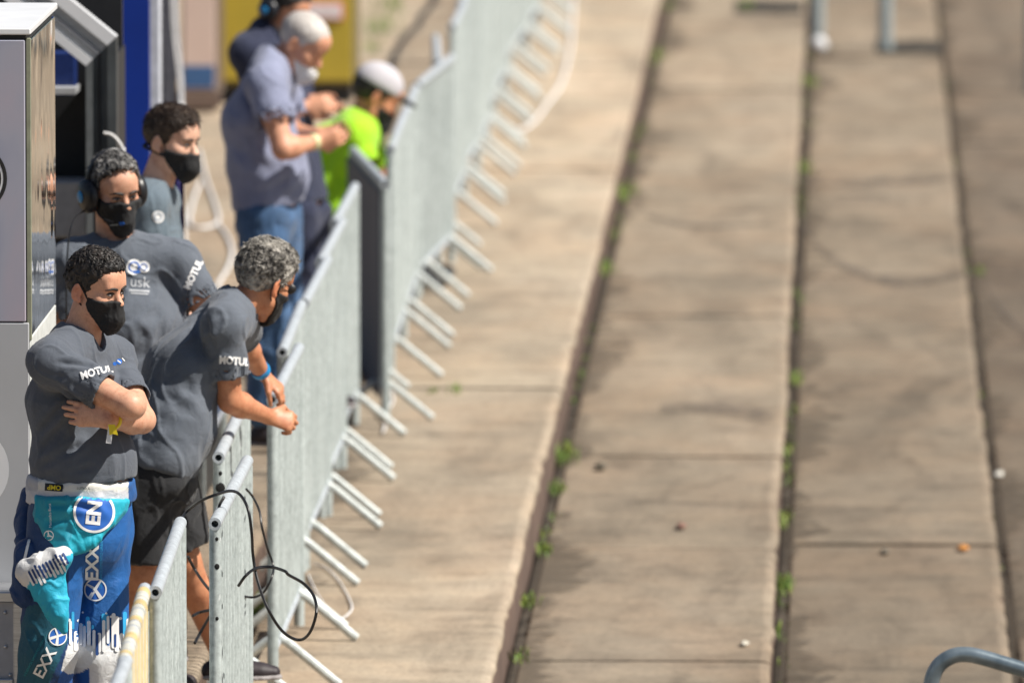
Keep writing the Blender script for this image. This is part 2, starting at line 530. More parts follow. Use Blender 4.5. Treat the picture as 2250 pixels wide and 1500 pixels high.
for i, (p, q, lab) in enumerate(spots):
    n = row_end(*p)
    if q: f = row_end(*q)
    else: f = (n[0] + {0: -.03, 1: -.055, 2: -.035, 4: -.01, 6: -.02}.get(i, .004), n[1] + BL)
    br_ = barrier(n, f, lab)
    if i in (3, 4):
        for z_, rs in (((BH - .07, .006), (BH - .16, .009), (BH - .33, .006), (.45, .008)) if i == 3 else ((BH - .075, .007), (BH - .125, .017))):
            o = MB().ball((0, 0, 0), 1, 12).build('bolt_hole', hole_mat)
            o.parent = br_; o.location = (.006, .003, z_); o.scale = (rs, .003, rs * 1.1)
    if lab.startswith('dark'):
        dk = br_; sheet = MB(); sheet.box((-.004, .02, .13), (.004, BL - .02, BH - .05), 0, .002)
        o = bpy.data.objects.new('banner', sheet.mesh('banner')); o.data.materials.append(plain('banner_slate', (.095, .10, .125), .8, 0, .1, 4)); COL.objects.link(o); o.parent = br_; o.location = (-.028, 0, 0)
yy, k = 60.3, 0
while yy < 82:
    xx = -2.11 + random.uniform(-.06, .05)
    barrier((xx, yy), (xx + random.uniform(-.06, .06), yy + BL), 'pale blurred crowd barrier at the far end of the row, top of the picture')
    yy += BL - .01

# yellowed tape on the second barrier: wraps on its rail and bundled strips over its bars
tape = plain('old_tape', (.62, .47, .22), .55, 0, .25, 14, .3)
tape_pale = plain('old_tape_pale', (.58, .57, .50), .55, 0, .2, 14, .3)
tb = row_end(270, 1452)
straw = plain('old_tape_straw', (.66, .52, .25), .6, 0, .2, 14, .3)
tp_root = empty('tape_wrapping', (tb[0], tb[1], .2))
tag(tp_root, 'yellowed adhesive tape wound round the rail and bars of the nearest barrier', 'tape')
y = .10
for i in range(15):
    m = MB(); L = random.uniform(.06, .15)
    k0, k1 = -.055 * y / BL, -.055 * (y + L) / BL
    m.tube([(tb[0] + k0, tb[1] + y, BH - R_RAIL), (tb[0] + (k0 + k1) / 2, tb[1] + y + L * .5, BH - R_RAIL), (tb[0] + k1, tb[1] + y + L, BH - R_RAIL)], [R_RAIL + .0012, R_RAIL + .0018, R_RAIL + .0012], 16)
    m.build('tape_band', tape if i % 3 == 1 else tape_pale, tp_root)
    y += L + random.uniform(-.008, .05)
    if y > BL - .2: break
for i, y in enumerate(BAR_Y[:24]):
    m = MB()
    z0 = BB + random.uniform(.02, .12)
    xo = -.055 * y / BL
    m.tube([(tb[0] + xo, tb[1] + y, z0), (tb[0] + xo, tb[1] + y, BH - .05)], .0128, 8)
    m.build('tape_sleeve', straw if i % 3 else tape_pale, tp_root)
# ---------------------------------------------------------------- pit cabinet at the left edge
Z0 = RISE                                   # level the team stands on
lav = NT('cabinet_lavender'); _v = lav.coords(); _f = lav.noise(_v, 1.6, 3, .5, .8)
lav_m = lav.set(lav.ramp(_f, [(.36, (.27, .285, .385)), (.5, (.345, .35, .425)), (.64, (.40, .355, .42))]), .22)
grey_panel = plain('cabinet_grey', (.42, .43, .45), .45, 0, .05, 3)
white_paint = plain('white_paint', (.70, .71, .73), .4, 0, .05, 6)
black_rub = plain('black_rubber', (.012, .012, .013), .6, 0, .3, 20)
mirror = NT('tinted_glass'); _f2 = mirror.noise(mirror.coords(), 2.2, 2)
mirror.bump(_f2, .25, .02)
mirror_m = mirror.set((.62, .62, .60), .035, 1.0)
alu = NT('brushed_aluminium'); _a = alu.noise(alu.coords((3, 3, 60)), 3, 3)
alu_m = alu.set(alu.ramp(_a, [(.3, (.50, .51, .53)), (.7, (.66, .67, .69))]), .34, .85)
alu_dark = plain('dark_aluminium', (.10, .11, .115), .4, .5, .25, 8)
black_pl = plain('black_plastic', (.012, .013, .016), .45, 0, .3, 12)

cx = w(65, 65, 37.0); CX = cx[0]; CZ = cx[2]
CY0, CY1 = 37.0, 38.25
cab = empty('pit_cabinet', (CX - .8, CY0 + .6, Z0))
tag(cab, 'tall lavender grey cabinet with mirrored side glass and white top behind the crossed-arms man', 'cabinet')
zs = w(65, 708, CY0)[2]
b = MB(); b.box((CX - 1.6, CY0 + .012, Z0), (CX - .014, CY1 - .012, CZ - .02)); b.build('carcass', black_rub, cab, False)
MB().box((CX - 1.59, CY0 - .004, zs + .002), (CX - .016, CY0 + .014, CZ - .035), 0, .003).build('front_panel', lav_m, cab, False)
MB().box((CX - 1.59, CY0 - .004, Z0 + .03), (CX - .006, CY0 + .014, zs - .002), 0, .003).build('lower_panel', grey_panel, cab, False)
zg = w(65, 742, CY0)[2]
MB().box((CX - .016, CY0 + .03, zg), (CX - .002, CY1 - .03, CZ - .04), 0, .002).build('side_glass', mirror_m, cab, False)
MB().box((CX - .014, CY0 + .014, zg - .01), (CX + .002, CY0 + .034, CZ - .03), 0, .002).build('corner_trim', plain('trim_olive', (.23, .24, .17), .4), cab, False)
MB().box((CX - .014, CY0 + .03, Z0 + .02), (CX - .003, CY1 - .02, zg - .006), 0, .002).build('side_panel', plain('side_panel_white', (.62, .64, .62), .45), cab, False)
MB().box((CX - 1.63, CY0 - .006, CZ - .018), (CX + .004, CY1 + .01, CZ + .004), 0, .004).build('top_board', white_paint, cab)

def disc(m, c, r, y, n=40, r0=0.0, mi=0):
    """flat disc or ring lying in a plane of constant y, facing the camera"""
    vs, fs = [], []
    for k in range(n):
        a = 2 * math.pi * k / n
        vs.append((c[0] + r * math.cos(a), y, c[2] + r * math.sin(a)))
        vs.append((c[0] + r0 * math.cos(a), y, c[2] + r0 * math.sin(a)))
    for k in range(n):
        j = (k + 1) % n
        fs.append((2*k, 2*k+1, 2*j+1, 2*j))
    m.add(vs, fs, mi)
lg = w(-62, 392, CY0)
m = MB(); disc(m, lg, .116, CY0 - .007, r0=.104); disc(m, lg, .097, CY0 - .0075, r0=.02); m.build('ring_emblem', black_rub, cab, False)
m = MB(); disc(m, lg, .104, CY0 - .0062, r0=.097); m.build('ring_emblem', white_paint, cab, False)
ld = w(-78, 1030, CY0)
m = MB(); disc(m, ld, .147, CY0 - .007); m.build('disc_emblem', white_paint, cab, False)

fc = w(46, 1300, 36.72)
case = empty('flight_case', (fc[0] - .4, 36.85, Z0))
tag(case, 'grey flight case with aluminium edging and rivets in the lower left corner', 'case')
MB().box((fc[0] - .8, 36.74, Z0), (fc[0] - .012, 36.98, fc[2] - .012)).build('body', plain('case_grey', (.42, .43, .46), .5, 0, .08), case, False)
for a_, b_ in (((fc[0] - .81, 36.722, fc[2] - .035), (fc[0], 36.99, fc[2])), ((fc[0] - .026, 36.722, Z0), (fc[0], 36.99, fc[2] - .035)), ((fc[0] - .81, 36.722, fc[2] - .315), (fc[0] - .027, 36.74, fc[2] - .285))):
    MB().box(a_, b_, 0, .004).build('edging', alu_m, case)
for px, py in ((11, 1345), (22, 1482), (12, 1420)):
    p = w(px, py, 36.735)
    MB().ball((p[0], 36.738, p[2]), .007, 10).build('rivet', alu_m, case)
MB().box((fc[0] - .035, 36.70, fc[2] + .002), (fc[0] + .02, 36.74, fc[2] + .014), 0, .003).build('latch', alu_m, case)

# ---------------------------------------------------------------- aluminium framed booth with dark inside
BY = 43.0
bc = w(257, 80, BY)
booth = empty('equipment_booth', (bc[0] - .5, BY + .8, Z0))
tag(booth, 'dark equipment booth with thick sloping silver frame behind the mirrored cabinet', 'booth')
sc_ = FPX / BY
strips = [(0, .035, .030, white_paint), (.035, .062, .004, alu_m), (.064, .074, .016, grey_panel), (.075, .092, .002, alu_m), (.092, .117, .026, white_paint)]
ux, uz = -math.cos(math.radians(39)), math.sin(math.radians(39))
for o0, o1, proud, mt in strips:
    # post: strips side by side; beam: the same profile, mitred at the corner and climbing to the left
    def corner(o): return np.array([bc[0] - o, 0, bc[2] - o * .95])
    p, q = corner(o0), corner(o1)
    vs = []
    for base, dy in ((BY - proud, 0), (BY + .05, 0)):
        vs += [(p[0], base, p[2]), (q[0], base, q[2]), (q[0] + ux * 1.6, base, q[2] + uz * 1.6), (p[0] + ux * 1.6, base, p[2] + uz * 1.6)]
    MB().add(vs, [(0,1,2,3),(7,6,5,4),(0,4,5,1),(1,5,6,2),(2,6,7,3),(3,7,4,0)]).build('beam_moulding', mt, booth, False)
    vs = []
    for base in (BY - proud, BY + .05):
        vs += [(q[0], base, q[2]), (p[0], base, p[2]), (p[0], base, Z0), (q[0], base, Z0)]
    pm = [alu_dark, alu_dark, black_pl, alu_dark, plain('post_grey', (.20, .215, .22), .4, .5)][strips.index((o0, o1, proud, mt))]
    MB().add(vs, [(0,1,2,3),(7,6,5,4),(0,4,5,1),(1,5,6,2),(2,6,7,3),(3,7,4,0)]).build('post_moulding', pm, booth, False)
MB().box((bc[0] - 1.6, BY + .62, Z0), (bc[0] - .02, BY + .68, bc[2] + .4)).build('back_panel', black_pl, booth, False)
MB().box((bc[0] - .05, BY + .06, Z0), (bc[0] - .012, BY + .68, bc[2] - .08)).build('side_wall', black_pl, booth, False)
p = w(150, 200, BY + .3)
MB().box((p[0] - .6, BY + .28, p[2] - .012), (p[0] + .03, BY + .5, p[2] + .012)).build('shelf', grey_panel, booth, False)
p = w(160, 395, BY + .3)
MB().box((p[0] - .5, BY + .25, p[2] - .22), (p[0] + .06, BY + .45, p[2] - .0), 0, .01).build('screen_housing', plain('housing_grey', (.35, .36, .38), .5), booth)
p = w(150, 165, BY + .4)
MB().box((p[0] - .5, BY + .4, p[2] - .08), (p[0] + .03, BY + .5, p[2] + .09), 0, .01).build('monitor', plain('monitor_navy', (.015, .03, .12), .25), booth)

# ---------------------------------------------------------------- blue wall, pale pole, cabinets far behind
blue = plain('blue_vinyl', (.002, .030, .27), .45, 0, .12, 3)
bp = w(328, 100, 46.0)
bw = empty('blue_partition', (bp[0] - .6, 46.0, Z0))
tag(bw, 'deep blue partition wall between the silver frame and the pale pole', 'partition')
MB().box((bp[0] - 1.6, 46.0, Z0), (bp[0], 46.06, 3.3)).build('panel', blue, bw, False)
MB().box((bp[0] - 1.6, 45.98, Z0), (bp[0] + .002, 46.08, Z0 + .06)).build('base_rail', alu_dark, bw, False)
pp = w(340, 100, 46.6)
pole = empty('tent_pole', (pp[0], 46.6, Z0))
tag(pole, 'pale square awning pole right of the blue partition', 'pole')
MB().box((pp[0] - .027, 46.57, Z0), (pp[0] + .027, 46.63, 3.2), 0, .008).build('shaft', plain('pole_pale', (.62, .64, .70), .4), pole)
MB().box((pp[0] - .09, 46.5, Z0), (pp[0] + .09, 46.7, Z0 + .012), 0, .003).build('foot_plate', alu_m, pole)
hg = w(372, 15, 47.2)
tarp = empty('grey_curtain', (hg[0], 47.2, Z0))
tag(tarp, 'narrow grey curtain hanging beside the pale pole above the brown-haired man', 'curtain')
m = MB()
vs, fs = [], []
for i in range(9):
    for z in np.linspace(Z0 + .3, 3.2, 12):
        vs.append((hg[0] - .055 + .0105 * i + (.008 * (z - 2)), 47.2 + .02 * (i % 2), z))
for i in range(8):
    for k in range(11):
        a = i * 12 + k
        fs.append((a, a + 12, a + 13, a + 1))
m.add(vs, fs); m.build('cloth', plain('curtain_grey', (.22, .22, .25), .9), tarp)
MB().tube([(hg[0] - .08, 47.2, 3.2), (hg[0] + .06, 47.2, 3.2)], .01, 8).build('curtain_rod', alu_m, tarp)

cable_white = plain('white_cable', (.80, .79, .78), .5, 0, .05)
def cable(name, pts, r, mat, label, cat='cable', n=6, sides=6):
    m = MB(); m.tube(spline(pts, n), r, sides)
    o = m.build(name, mat)
    return tag(o, label, cat)
cw_root = empty('hanging_cables', w(385, 330, 47.0))
tag(cw_root, 'bundle of white cables hanging down beside the grey curtain', 'cable')
for k in range(4):
    pts = [w(374 + 5*k, -40, 47.0), w(377 + 5*k, 60, 47.0), w(386 + 4.5*k, 140, 47.0), w(393 + 3.6*k, 230, 47.0), w(392 + 3.4*k, 420, 47.0), wz(396 + 3*k, 620, Z0 + .01)]
    m = MB(); m.tube(spline(pts, 6), .0045, 6); m.build('strand', cable_white, cw_root)

def machine(name, label, cat, px0, px1, pyb, body, front, inset_top=None, extra=None):
    a = wz(px0, pyb, Z0); b_ = wz(px1, pyb, Z0)
    root = empty(name, (float((a[0]+b_[0])/2), float(a[1]) + .4, Z0)); tag(root, label, cat)
    MB().box((a[0], a[1] + .015, Z0 + .10), (b_[0], a[1] + .8, Z0 + 1.85), 0, .01).build('body', body, root)
    MB().box((a[0] + .012, a[1] - .004, Z0 + .13), (b_[0] - .012, a[1] + .02, Z0 + 1.80), 0, .004).build('door', front, root)
    MB().box((a[0] + .02, a[1] + .05, Z0), (b_[0] - .02, a[1] + .75, Z0 + .10)).build('plinth', black_pl, root, False)
    MB().box((b_[0] - .05, a[1] - .03, Z0 + .8), (b_[0] - .03, a[1] - .004, Z0 + 1.1), 0, .004).build('handle', alu_dark, root)
    return root, a, b_
gold = plain('mustard_paint', (.50, .38, .045), .4, 0, .06, 4)
gold_d = plain('mustard_frame', (.16, .125, .045), .5, 0, .1)
mroot, ma, mb_ = machine('yellow_cabinet', 'tall mustard yellow cabinet with red and white sign, behind the white-haired man', 'cabinet', 482, 778, 226, gold_d, gold)
sg0, sg1 = w(672, 46, ma[1]), w(755, 4, ma[1])
MB().box((sg0[0], ma[1] - .014, sg0[2]), (sg1[0], ma[1] - .003, sg1[2]), 0, .01).build('sign_border', plain('sign_red', (.62, .10, .05), .4), mroot)
MB().box((sg0[0] + .012, ma[1] - .020, sg0[2] + .012), (sg1[0] - .012, ma[1] - .013, sg1[2] - .012), 0, .008).build('sign_face', plain('sign_white', (.80, .72, .74), .4), mroot)
pink = NT('pink_poster'); _pv = pink.coords((1, 1, 1)); _pn = pink.noise(_pv, 3, 3)
pink_m = pink.set(pink.ramp(_pn, [(.3, (.66, .50, .43)), (.7, (.74, .58, .50))]), .5)
proot, pa, pb = machine('pink_cabinet', 'pale pink cabinet with blue lower stripe left of the yellow one', 'cabinet', 398, 478, 246, plain('cab_brown', (.13, .095, .075), .6), pink_m)
MB().box((pa[0] + .014, pa[1] - .009, Z0 + .14), (pb[0] - .014, pa[1] - .003, Z0 + .27), 0, .002).build('blue_stripe', plain('stripe_blue', (.05, .13, .30), .4), proot)
MB().box((pa[0] - .02, pa[1] - .03, Z0 + .02), (pb[0] + .02, pa[1] + .01, Z0 + .12), 0, .004).build('kick_board', plain('kick_brown', (.17, .12, .095), .7), proot)

# ---------------------------------------------------------------- low metal stand behind the leaning man
st = w(428, 962, 44.3)
stand = empty('metal_stand', (st[0], 44.9, Z0))
tag(stand, 'low grey metal stand with twin legs on the ground behind the leaning man', 'stand')
zt = st[2]
MB().box((st[0] - .038, 44.3, zt - .05), (st[0] + .042, 46.0, zt), 0, .012).build('top_plate', galvanised('stand_plate', (.52, .55, .62), .4), stand)
for y in (44.31, 45.9):
    for s in (-1, 1):
        MB().box((st[0] + s * .026 - .011, y, Z0 + .055), (st[0] + s * .026 + .011, y + .05, zt - .05), 0, .003).build('leg', galv, stand)
    MB().box((st[0] - .045, y - .004, Z0), (st[0] + .045, y + .06, Z0 + .055), 0, .005).build('foot_bar', galv, stand)
MB().box((st[0] - .012, 44.36, Z0 + .07), (st[0] + .014, 45.9, zt - .052)).build('dark_gap_fill', black_pl, stand, False)  # black filler standing in for the dark gap between the legs

# ---------------------------------------------------------------- bollards top right, handrail bottom right
post_mat = galvanised('bollard_steel', (.36, .41, .42), .4)
def bollard(px, py, z, label, white=False, h=.95):
    p = wz(px, py, z)
    r = empty('bollard', (p[0], p[1], z)); tag(r, label, 'bollard', 'round steel bollards on the far steps')
    MB().tube([(p[0], p[1], z), (p[0], p[1], z + h)], .048, 16).build('shaft', post_mat, r)
    MB().tube([(p[0], p[1], z + h), (p[0], p[1], z + h + .012), (p[0], p[1], z + h + .03)], [.051, .051, .02], 16).build('cap', post_mat, r)
    if white:
        MB().ball((p[0] + .01, p[1] - .05, z + .045), .062, 14, sc=(1, .9, .95)).build('base_collar', white_paint, r)
    else:
        MB().tube([(p[0], p[1], z), (p[0], p[1], z + .03)], .062, 16).build('base_collar', plain('collar_grey', (.22, .26, .26), .6), r)
bollard(1796, 112, -2 * RISE, 'grey bollard with white ball at its foot, left of the pair at the top', True)
bollard(1945, 112, -2 * RISE, 'plain grey bollard, right of the pair at the top of the steps')
bollard(2268, 205, -3 * RISE, 'dark bollard foot cut by the right frame edge high up')
rail_mat = NT('handrail_paint'); _rn = rail_mat.noise(rail_mat.coords(), 12, 4)
rail_m = rail_mat.set(rail_mat.ramp(_rn, [(.3, (.12, .16, .19)), (.7, (.27, .33, .37))]), .30, .45)
hy = 39.6
hp = [w(2042, 1560, hy), w(2046, 1500, hy), w(2062, 1462, hy), w(2090, 1442, hy), w(2120, 1437, hy), w(2160, 1444, hy), w(2260, 1474, hy)]
d = hp[-1] - hp[-2]; d = d / np.linalg.norm(d)
foot1 = np.array([hp[0][0], hy, -2 * RISE])
hand = empty('stair_handrail', (foot1[0], hy, -2 * RISE))
tag(hand, 'bent dark blue-grey steel handrail entering the lower right corner', 'handrail')
end = hp[-1] + d * 1.9
m = MB(); m.tube([foot1] + spline(hp, 5) + [hp[-1] + d * .8, end], .0275, 16); m.build('rail', rail_m, hand)
m = MB(); m.tube([end - np.array([.2, 0, 0]), np.array([end[0] - .2, hy, -4 * RISE + .002])], .024, 14); m.build('post', rail_m, hand)
for x_, z_ in ((foot1[0], -2 * RISE), (end[0] - .2, -4 * RISE)):
    MB().tube([(x_, hy, z_ + .001), (x_, hy, z_ + .012)], .06, 18).build('flange', rail_m, hand)

# ---------------------------------------------------------------- cables
blk = plain('black_cable', (.008, .008, .010), .42, 0, .3)
CYY = 36.95
def cpath(l, y0=CYY, wob=.05):
    return [w(x, y, y0 + wob * math.sin(i * 1.7)) for i, (x, y) in enumerate(l)]
cb = empty('black_cable', w(500, 1078, 37.2))
tag(cb, 'thin black cable looped over the barrier rail beside the leaning man', 'cable')
for l in ([(398,1140),(412,1122),(440,1100),(475,1086),(505,1078),(527,1086),(545,1118),(553,1170),(556,1220),(566,1275),(588,1335),(620,1385),(655,1405),(680,1390),(695,1345),(690,1310),(668,1282),(634,1262),(626,1254),(595,1245),(562,1248),(540,1264),(524,1286)],
          [(492,1092),(482,1110),(478,1135)],
          [(541,1074),(556,1092),(570,1122),(576,1160),(588,1205),(600,1240),(598,1265),(582,1297),(560,1311),(527,1308)],
          [(413,1222),(428,1250),(448,1280),(470,1306)],
          [(424,1352),(440,1344),(470,1338)], [(428,1412),(442,1386),(466,1345)]):
    yy0 = CYY + (1.35 if l[0][0] in (541,) else .0) + (1.0 if l[0][0] in (413, 424, 428) else 0)
    m = MB(); m.tube(spline(cpath(l, yy0), 5), .0052 if l[0][0] != 541 else .0042, 7); m.build('strand', blk, cb)
cable('white_cable', [wz(x, y, Z0 + .012) for x, y in ((437,330),(452,390),(470,440),(480,485),(448,500),(418,490),(425,440),(440,400))] , .0088, cable_white, 'thin white cable in a loose loop on the ground past the brown-haired man')
cable('white_cable', [wz(x, y, Z0 + .012) for x, y in ((395,420),(402,460),(405,520),(412,570),(440,600))], .0088, cable_white, 'thin white cable lying on the ground behind the sleeve of the headset man')
cable('white_cable', [wz(x, y, Z0 + .012) for x, y in ((478,490),(500,520),(510,555),(500,590),(482,620),(478,640))], .0088, cable_white, 'white cable curving down to the hair of the leaning man')
cable('white_cable', [wz(x, y, .012) for x, y in ((1262,-40),(1258,40),(1252,110),(1235,180),(1205,225),(1175,265),(1145,285),(1110,275),(1085,255))], .010, cable_white, 'long white cable arcing over the concrete right of the far barriers')
cable('white_cable', [wz(x, y, .012) for x, y in ((690,1238),(720,1250),(745,1275),(768,1315),(772,1340),(745,1358),(715,1330),(690,1290),(678,1262))], .0035, cable_white, 'thin white wire loop on the concrete beside the nearest barrier feet')
cable('white_cable', [wz(x, y, .012) for x, y in ((812,812),(840,815),(858,850),(862,885),(835,905),(818,890),(845,925),(842,950))], .005, cable_white, 'white wire coil at the foot of the dark angled barrier')
m = MB(); p = wz(955, 622, .0)
cg = empty('cable_coil', (p[0], p[1], 0)); tag(cg, 'dark grey cable coil lying under the pale barriers', 'coil')
for k in range(4):
    MB().tube([(p[0] + (.07 + .008*k) * math.cos(a), p[1] + .35 * math.sin(a), .015 + .014 * k) for a in np.linspace(0, 2*math.pi, 26)], .011, 7).build('coil_turn', plain('coil_grey', (.05, .055, .06), .6), cg)

# ---------------------------------------------------------------- litter and weeds
for (px, py, z, c, s, lab) in ((2117, 1208, -2*RISE, (.55, .24, .06), .024, 'orange scrap lying on the third step'), (1636, 1417, -RISE, (.55, .52, .44), .018, 'small pale stone near the edge of the second step'),
                     (1320, 1030, -RISE, (.10, .085, .06), .028, 'dark clod on the second step by the weeds'), (2195, 1047, -2*RISE, (.62, .60, .54), .026, 'pale crumpled scrap on the third step edge'),
                     (1945, 1216, -2*RISE, (.14, .12, .09), .022, 'dark pebble near the orange scrap'), (1496, 1160, -RISE, (.22, .12, .09), .024, 'brown dry leaf on the second step')):
    p = wz(px, py, z)
    m = MB(); rr = random.Random(int(px))
    m.ball((0, 0, 0), 1, 9)
    m.v = [(p[0] + v[0]*s*rr.uniform(.7, 1.2), p[1] + v[1]*s*3.0*rr.uniform(.8, 1.1), z + s*.5 + v[2]*s*.55*rr.uniform(.7, 1.2)) for v in m.v]
    tag(m.build('litter' if 'scrap' in lab or 'leaf' in lab else 'pebble', plain('litter_%d' % px, c, .8, 0, .3, 60)), lab, 'litter' if 'scrap' in lab or 'leaf' in lab else 'stone')

weed = NT('weed_green'); wv_ = weed.noise(weed.coords(), 5, 6, .75)
weed_m = weed.set(weed.ramp(wv_, [(.30, (.05, .11, .014)), (.48, (.13, .23, .03)), (.60, (.27, .33, .06)), (.70, (.30, .24, .11))]), .6)
wm = MB()
def tuft(x, y, z, size, n):
    for _ in range(n):
        a = random.uniform(0, 2*math.pi); l = size * random.uniform(.4, 1.1); lean = random.uniform(.1, .9)
        bx, by = x + random.gauss(0, size*.35), y + random.gauss(0, size*2.2)
        dx, dy = math.cos(a)*l*lean, math.sin(a)*l*lean
        wd = random.uniform(.0012, .0030)
        px_, py_ = -math.sin(a)*wd, math.cos(a)*wd
        wm.add([(bx-px_, by-py_, z), (bx+px_, by+py_, z), (bx+dx*.5+px_*1.4, by+dy*.5+py_*1.4, z+l*.62), (bx+dx*.5-px_*1.4, by+dy*.5-py_*1.4, z+l*.62), (bx+dx, by+dy, z+l*.8)], [(0,1,2,3), (3,2,4)])
for t in range(0, 5):
    x = EDGE[t] + .012; z = -t * RISE
    y = 34.0
    while y < 88:
        dens = .5 + .5 * math.sin(y * .9 + t * 2.1) + random.uniform(-.3, .3)
        if dens > .5:
            tuft(x + random.uniform(0, .03), y, z - .02, random.uniform(.02, .06) * (1.1 if t in (1, 2) else .7), int(4 + 9 * dens))
        y += random.expovariate(2.2) * (1 if t in (1, 2) else 2.2) + .08
for px, py, z, s, n in ((1243, 1008, -RISE, .085, 110), (1225, 1078, -RISE, .05, 60), (1196, 1212, -RISE, .05, 60), (1158, 1325, -RISE, .05, 50), (1143, 1447, -RISE, .05, 45), (1366, 432, -RISE, .11, 90), (1330, 596, -RISE, .07, 60),
                         (1722, 1145, -2*RISE, .06, 70), (1718, 1290, -2*RISE, .06, 80), (1728, 990, -2*RISE, .06, 60), (1775, 185, -2*RISE, .09, 70), (1770, 375, -2*RISE, .08, 50), (1745, 840, -2*RISE, .06, 50),
                         (2150, 600, -3*RISE, .05, 40), (1000, 857, 0, .04, 40), (950, 860, 0, .03, 20), (555, 1340, 0, .06, 60), (838, 70, Z0, .16, 70), (860, 20, Z0, .14, 60), (822, 110, Z0, .10, 40), (425, 640, Z0, .06, 60), (1640, 18, -RISE, .09, 60), (1450, 20, -RISE, .09, 60), (1440, 130, -RISE, .09, 60)):
    p = wz(px, py, z); tuft(p[0], p[1], z - .004, s, n)
tag(wm.build('weeds', weed_m, None, False), 'green weeds and grass growing along the foot of the steps', 'weeds', kind='stuff')

# ---------------------------------------------------------------- small things behind the team
fl = w(388, 470, 44.0)
flag = empty('folded_banner', (fl[0], 44.0, Z0)); tag(flag, 'violet blue folded banner standing behind the brown-haired man', 'banner')
m = MB(); vs, fs = [], []
for i in range(9):
    for k, z in enumerate(np.linspace(Z0, w(388, 385, 44.0)[2], 10)):
        vs.append((fl[0] - .03 + .0075 * i, 44.0 + .018 * math.sin(i * 1.9 + z), z - .004 * (i % 3)))
for i in range(8):
    for k in range(9):
        a = i * 10 + k; fs.append((a, a + 10, a + 11, a + 1))
m.add(vs, fs); m.build('cloth', plain('violet_cloth', (.085, .075, .27), .8, 0, .3, 6), flag)
MB().tube([(fl[0] - .03, 44.02, Z0), (fl[0] - .03, 44.02, w(388, 380, 44.0)[2])], .008, 8).build('rod', alu_m, flag)
cable('white_cable', [w(228, 292, 42.6), w(245, 296, 42.6), w(260, 310, 42.6), w(270, 335, 42.6), w(272, 420, 42.6), wz(270, 1250, Z0 + .01)], .006, cable_white, 'white cable arching up beside the booth post above the headset man')
# ---------------------------------------------------------------- people: signed-distance modelling
def nrm(v):
    v = np.asarray(v, float)
    return v / (np.linalg.norm(v) + 1e-12)

_perm = np.random.default_rng(3).permutation(4096).astype(np.int64)
_grad = np.random.default_rng(4).random(4096).astype(np.float32) * 2 - 1
def vnoise(P):
    """Smooth value noise in [-1, 1] at points P (n, 3)."""
    I = np.floor(P).astype(np.int64); f = (P - I); f = f * f * (3 - 2 * f)
    out = 0
    for dx in (0, 1):
        wx = f[:, 0] if dx else 1 - f[:, 0]
        for dy in (0, 1):
            wy = f[:, 1] if dy else 1 - f[:, 1]
            for dz in (0, 1):
                wz_ = f[:, 2] if dz else 1 - f[:, 2]
                h = _perm[(_perm[(_perm[(I[:, 0]+dx) & 4095] + I[:, 1]+dy) & 4095] + I[:, 2]+dz) & 4095]
                out = out + wx * wy * wz_ * _grad[h]
    return out

class Prim:
    def __init__(s, fn, c, R, k=.02, op='add'):
        s.fn, s.c, s.R, s.k, s.op = fn, np.asarray(c, float), float(R), k, op

def cap(a, b, ra, rb=None, k=.02, op='add'):
    a, b = np.asarray(a, float), np.asarray(b, float); rb = ra if rb is None else rb
    ba = b - a; L2 = max(ba @ ba, 1e-9)
    def fn(P):
        t = np.clip(((P - a) @ ba) / L2, 0, 1)
        return np.linalg.norm(P - a - t[:, None] * ba, axis=1) - (ra + (rb - ra) * t)
    return Prim(fn, (a + b) / 2, math.sqrt(L2) / 2 + max(ra, rb), k, op)

def ell(c, r, R=None, k=.02, op='add'):
    c = np.asarray(c, float); r = np.asarray(r, float); R = np.eye(3) if R is None else R
    def fn(P):
        q = (P - c) @ R
        k0 = np.linalg.norm(q / r, axis=1); k1 = np.linalg.norm(q / (r * r), axis=1) + 1e-9
        return k0 * (k0 - 1) / k1
    return Prim(fn, c, r.max(), k, op)

def ecap(a, b, side, ra, rb, k=.03, op='add'):
    """Capsule with elliptic section: ra/rb = (half width along side, half depth)."""
    a, b = np.asarray(a, float), np.asarray(b, float)
    ba = b - a; L = np.linalg.norm(ba); t_ = ba / L
    u = nrm(np.asarray(side, float) - t_ * (np.asarray(side, float) @ t_)); v = np.cross(t_, u)
    def fn(P):
        d = P - a
        s = np.clip(d @ t_, 0, L); f = s / L
        q = d - s[:, None] * t_
        rx = ra[0] + (rb[0] - ra[0]) * f; ry = ra[1] + (rb[1] - ra[1]) * f; rw = np.minimum(rx, ry)
        k0 = np.sqrt(((q @ u) / rx) ** 2 + ((q @ v) / ry) ** 2 + ((q @ t_) / rw) ** 2)
        return (k0 - 1) * rw
    return Prim(fn, (a + b) / 2, L / 2 + max(*ra, *rb), k, op)

def cut(fn, k=.004):
    """Keep only where fn(P) <= 0."""
    return Prim(fn, (0, 0, 0), 1e6, k, 'int')

def half(p, n, k=.004):
    p, n = np.asarray(p, float), nrm(n)
    return cut(lambda P: (P - p) @ n, k)

def combine(D, d, k, op):
    if op == 'add':
        h = np.clip(.5 + .5 * (d - D) / k, 0, 1)
        return d * (1 - h) + D * h - k * h * (1 - h)
    if op == 'sub': d = -d
    h = np.clip(.5 - .5 * (d - D) / k, 0, 1)
    return d * (1 - h) + D * h + k * h * (1 - h)

def axis_pts(lo, hi, h, zones=()):
    out = [lo]
    while out[-1] < hi:
        st = h
        for a, b, hh in zones:
            if a - .01 <= out[-1] <= b + .01: st = min(st, hh)
        out.append(out[-1] + st)
    return np.array(out)

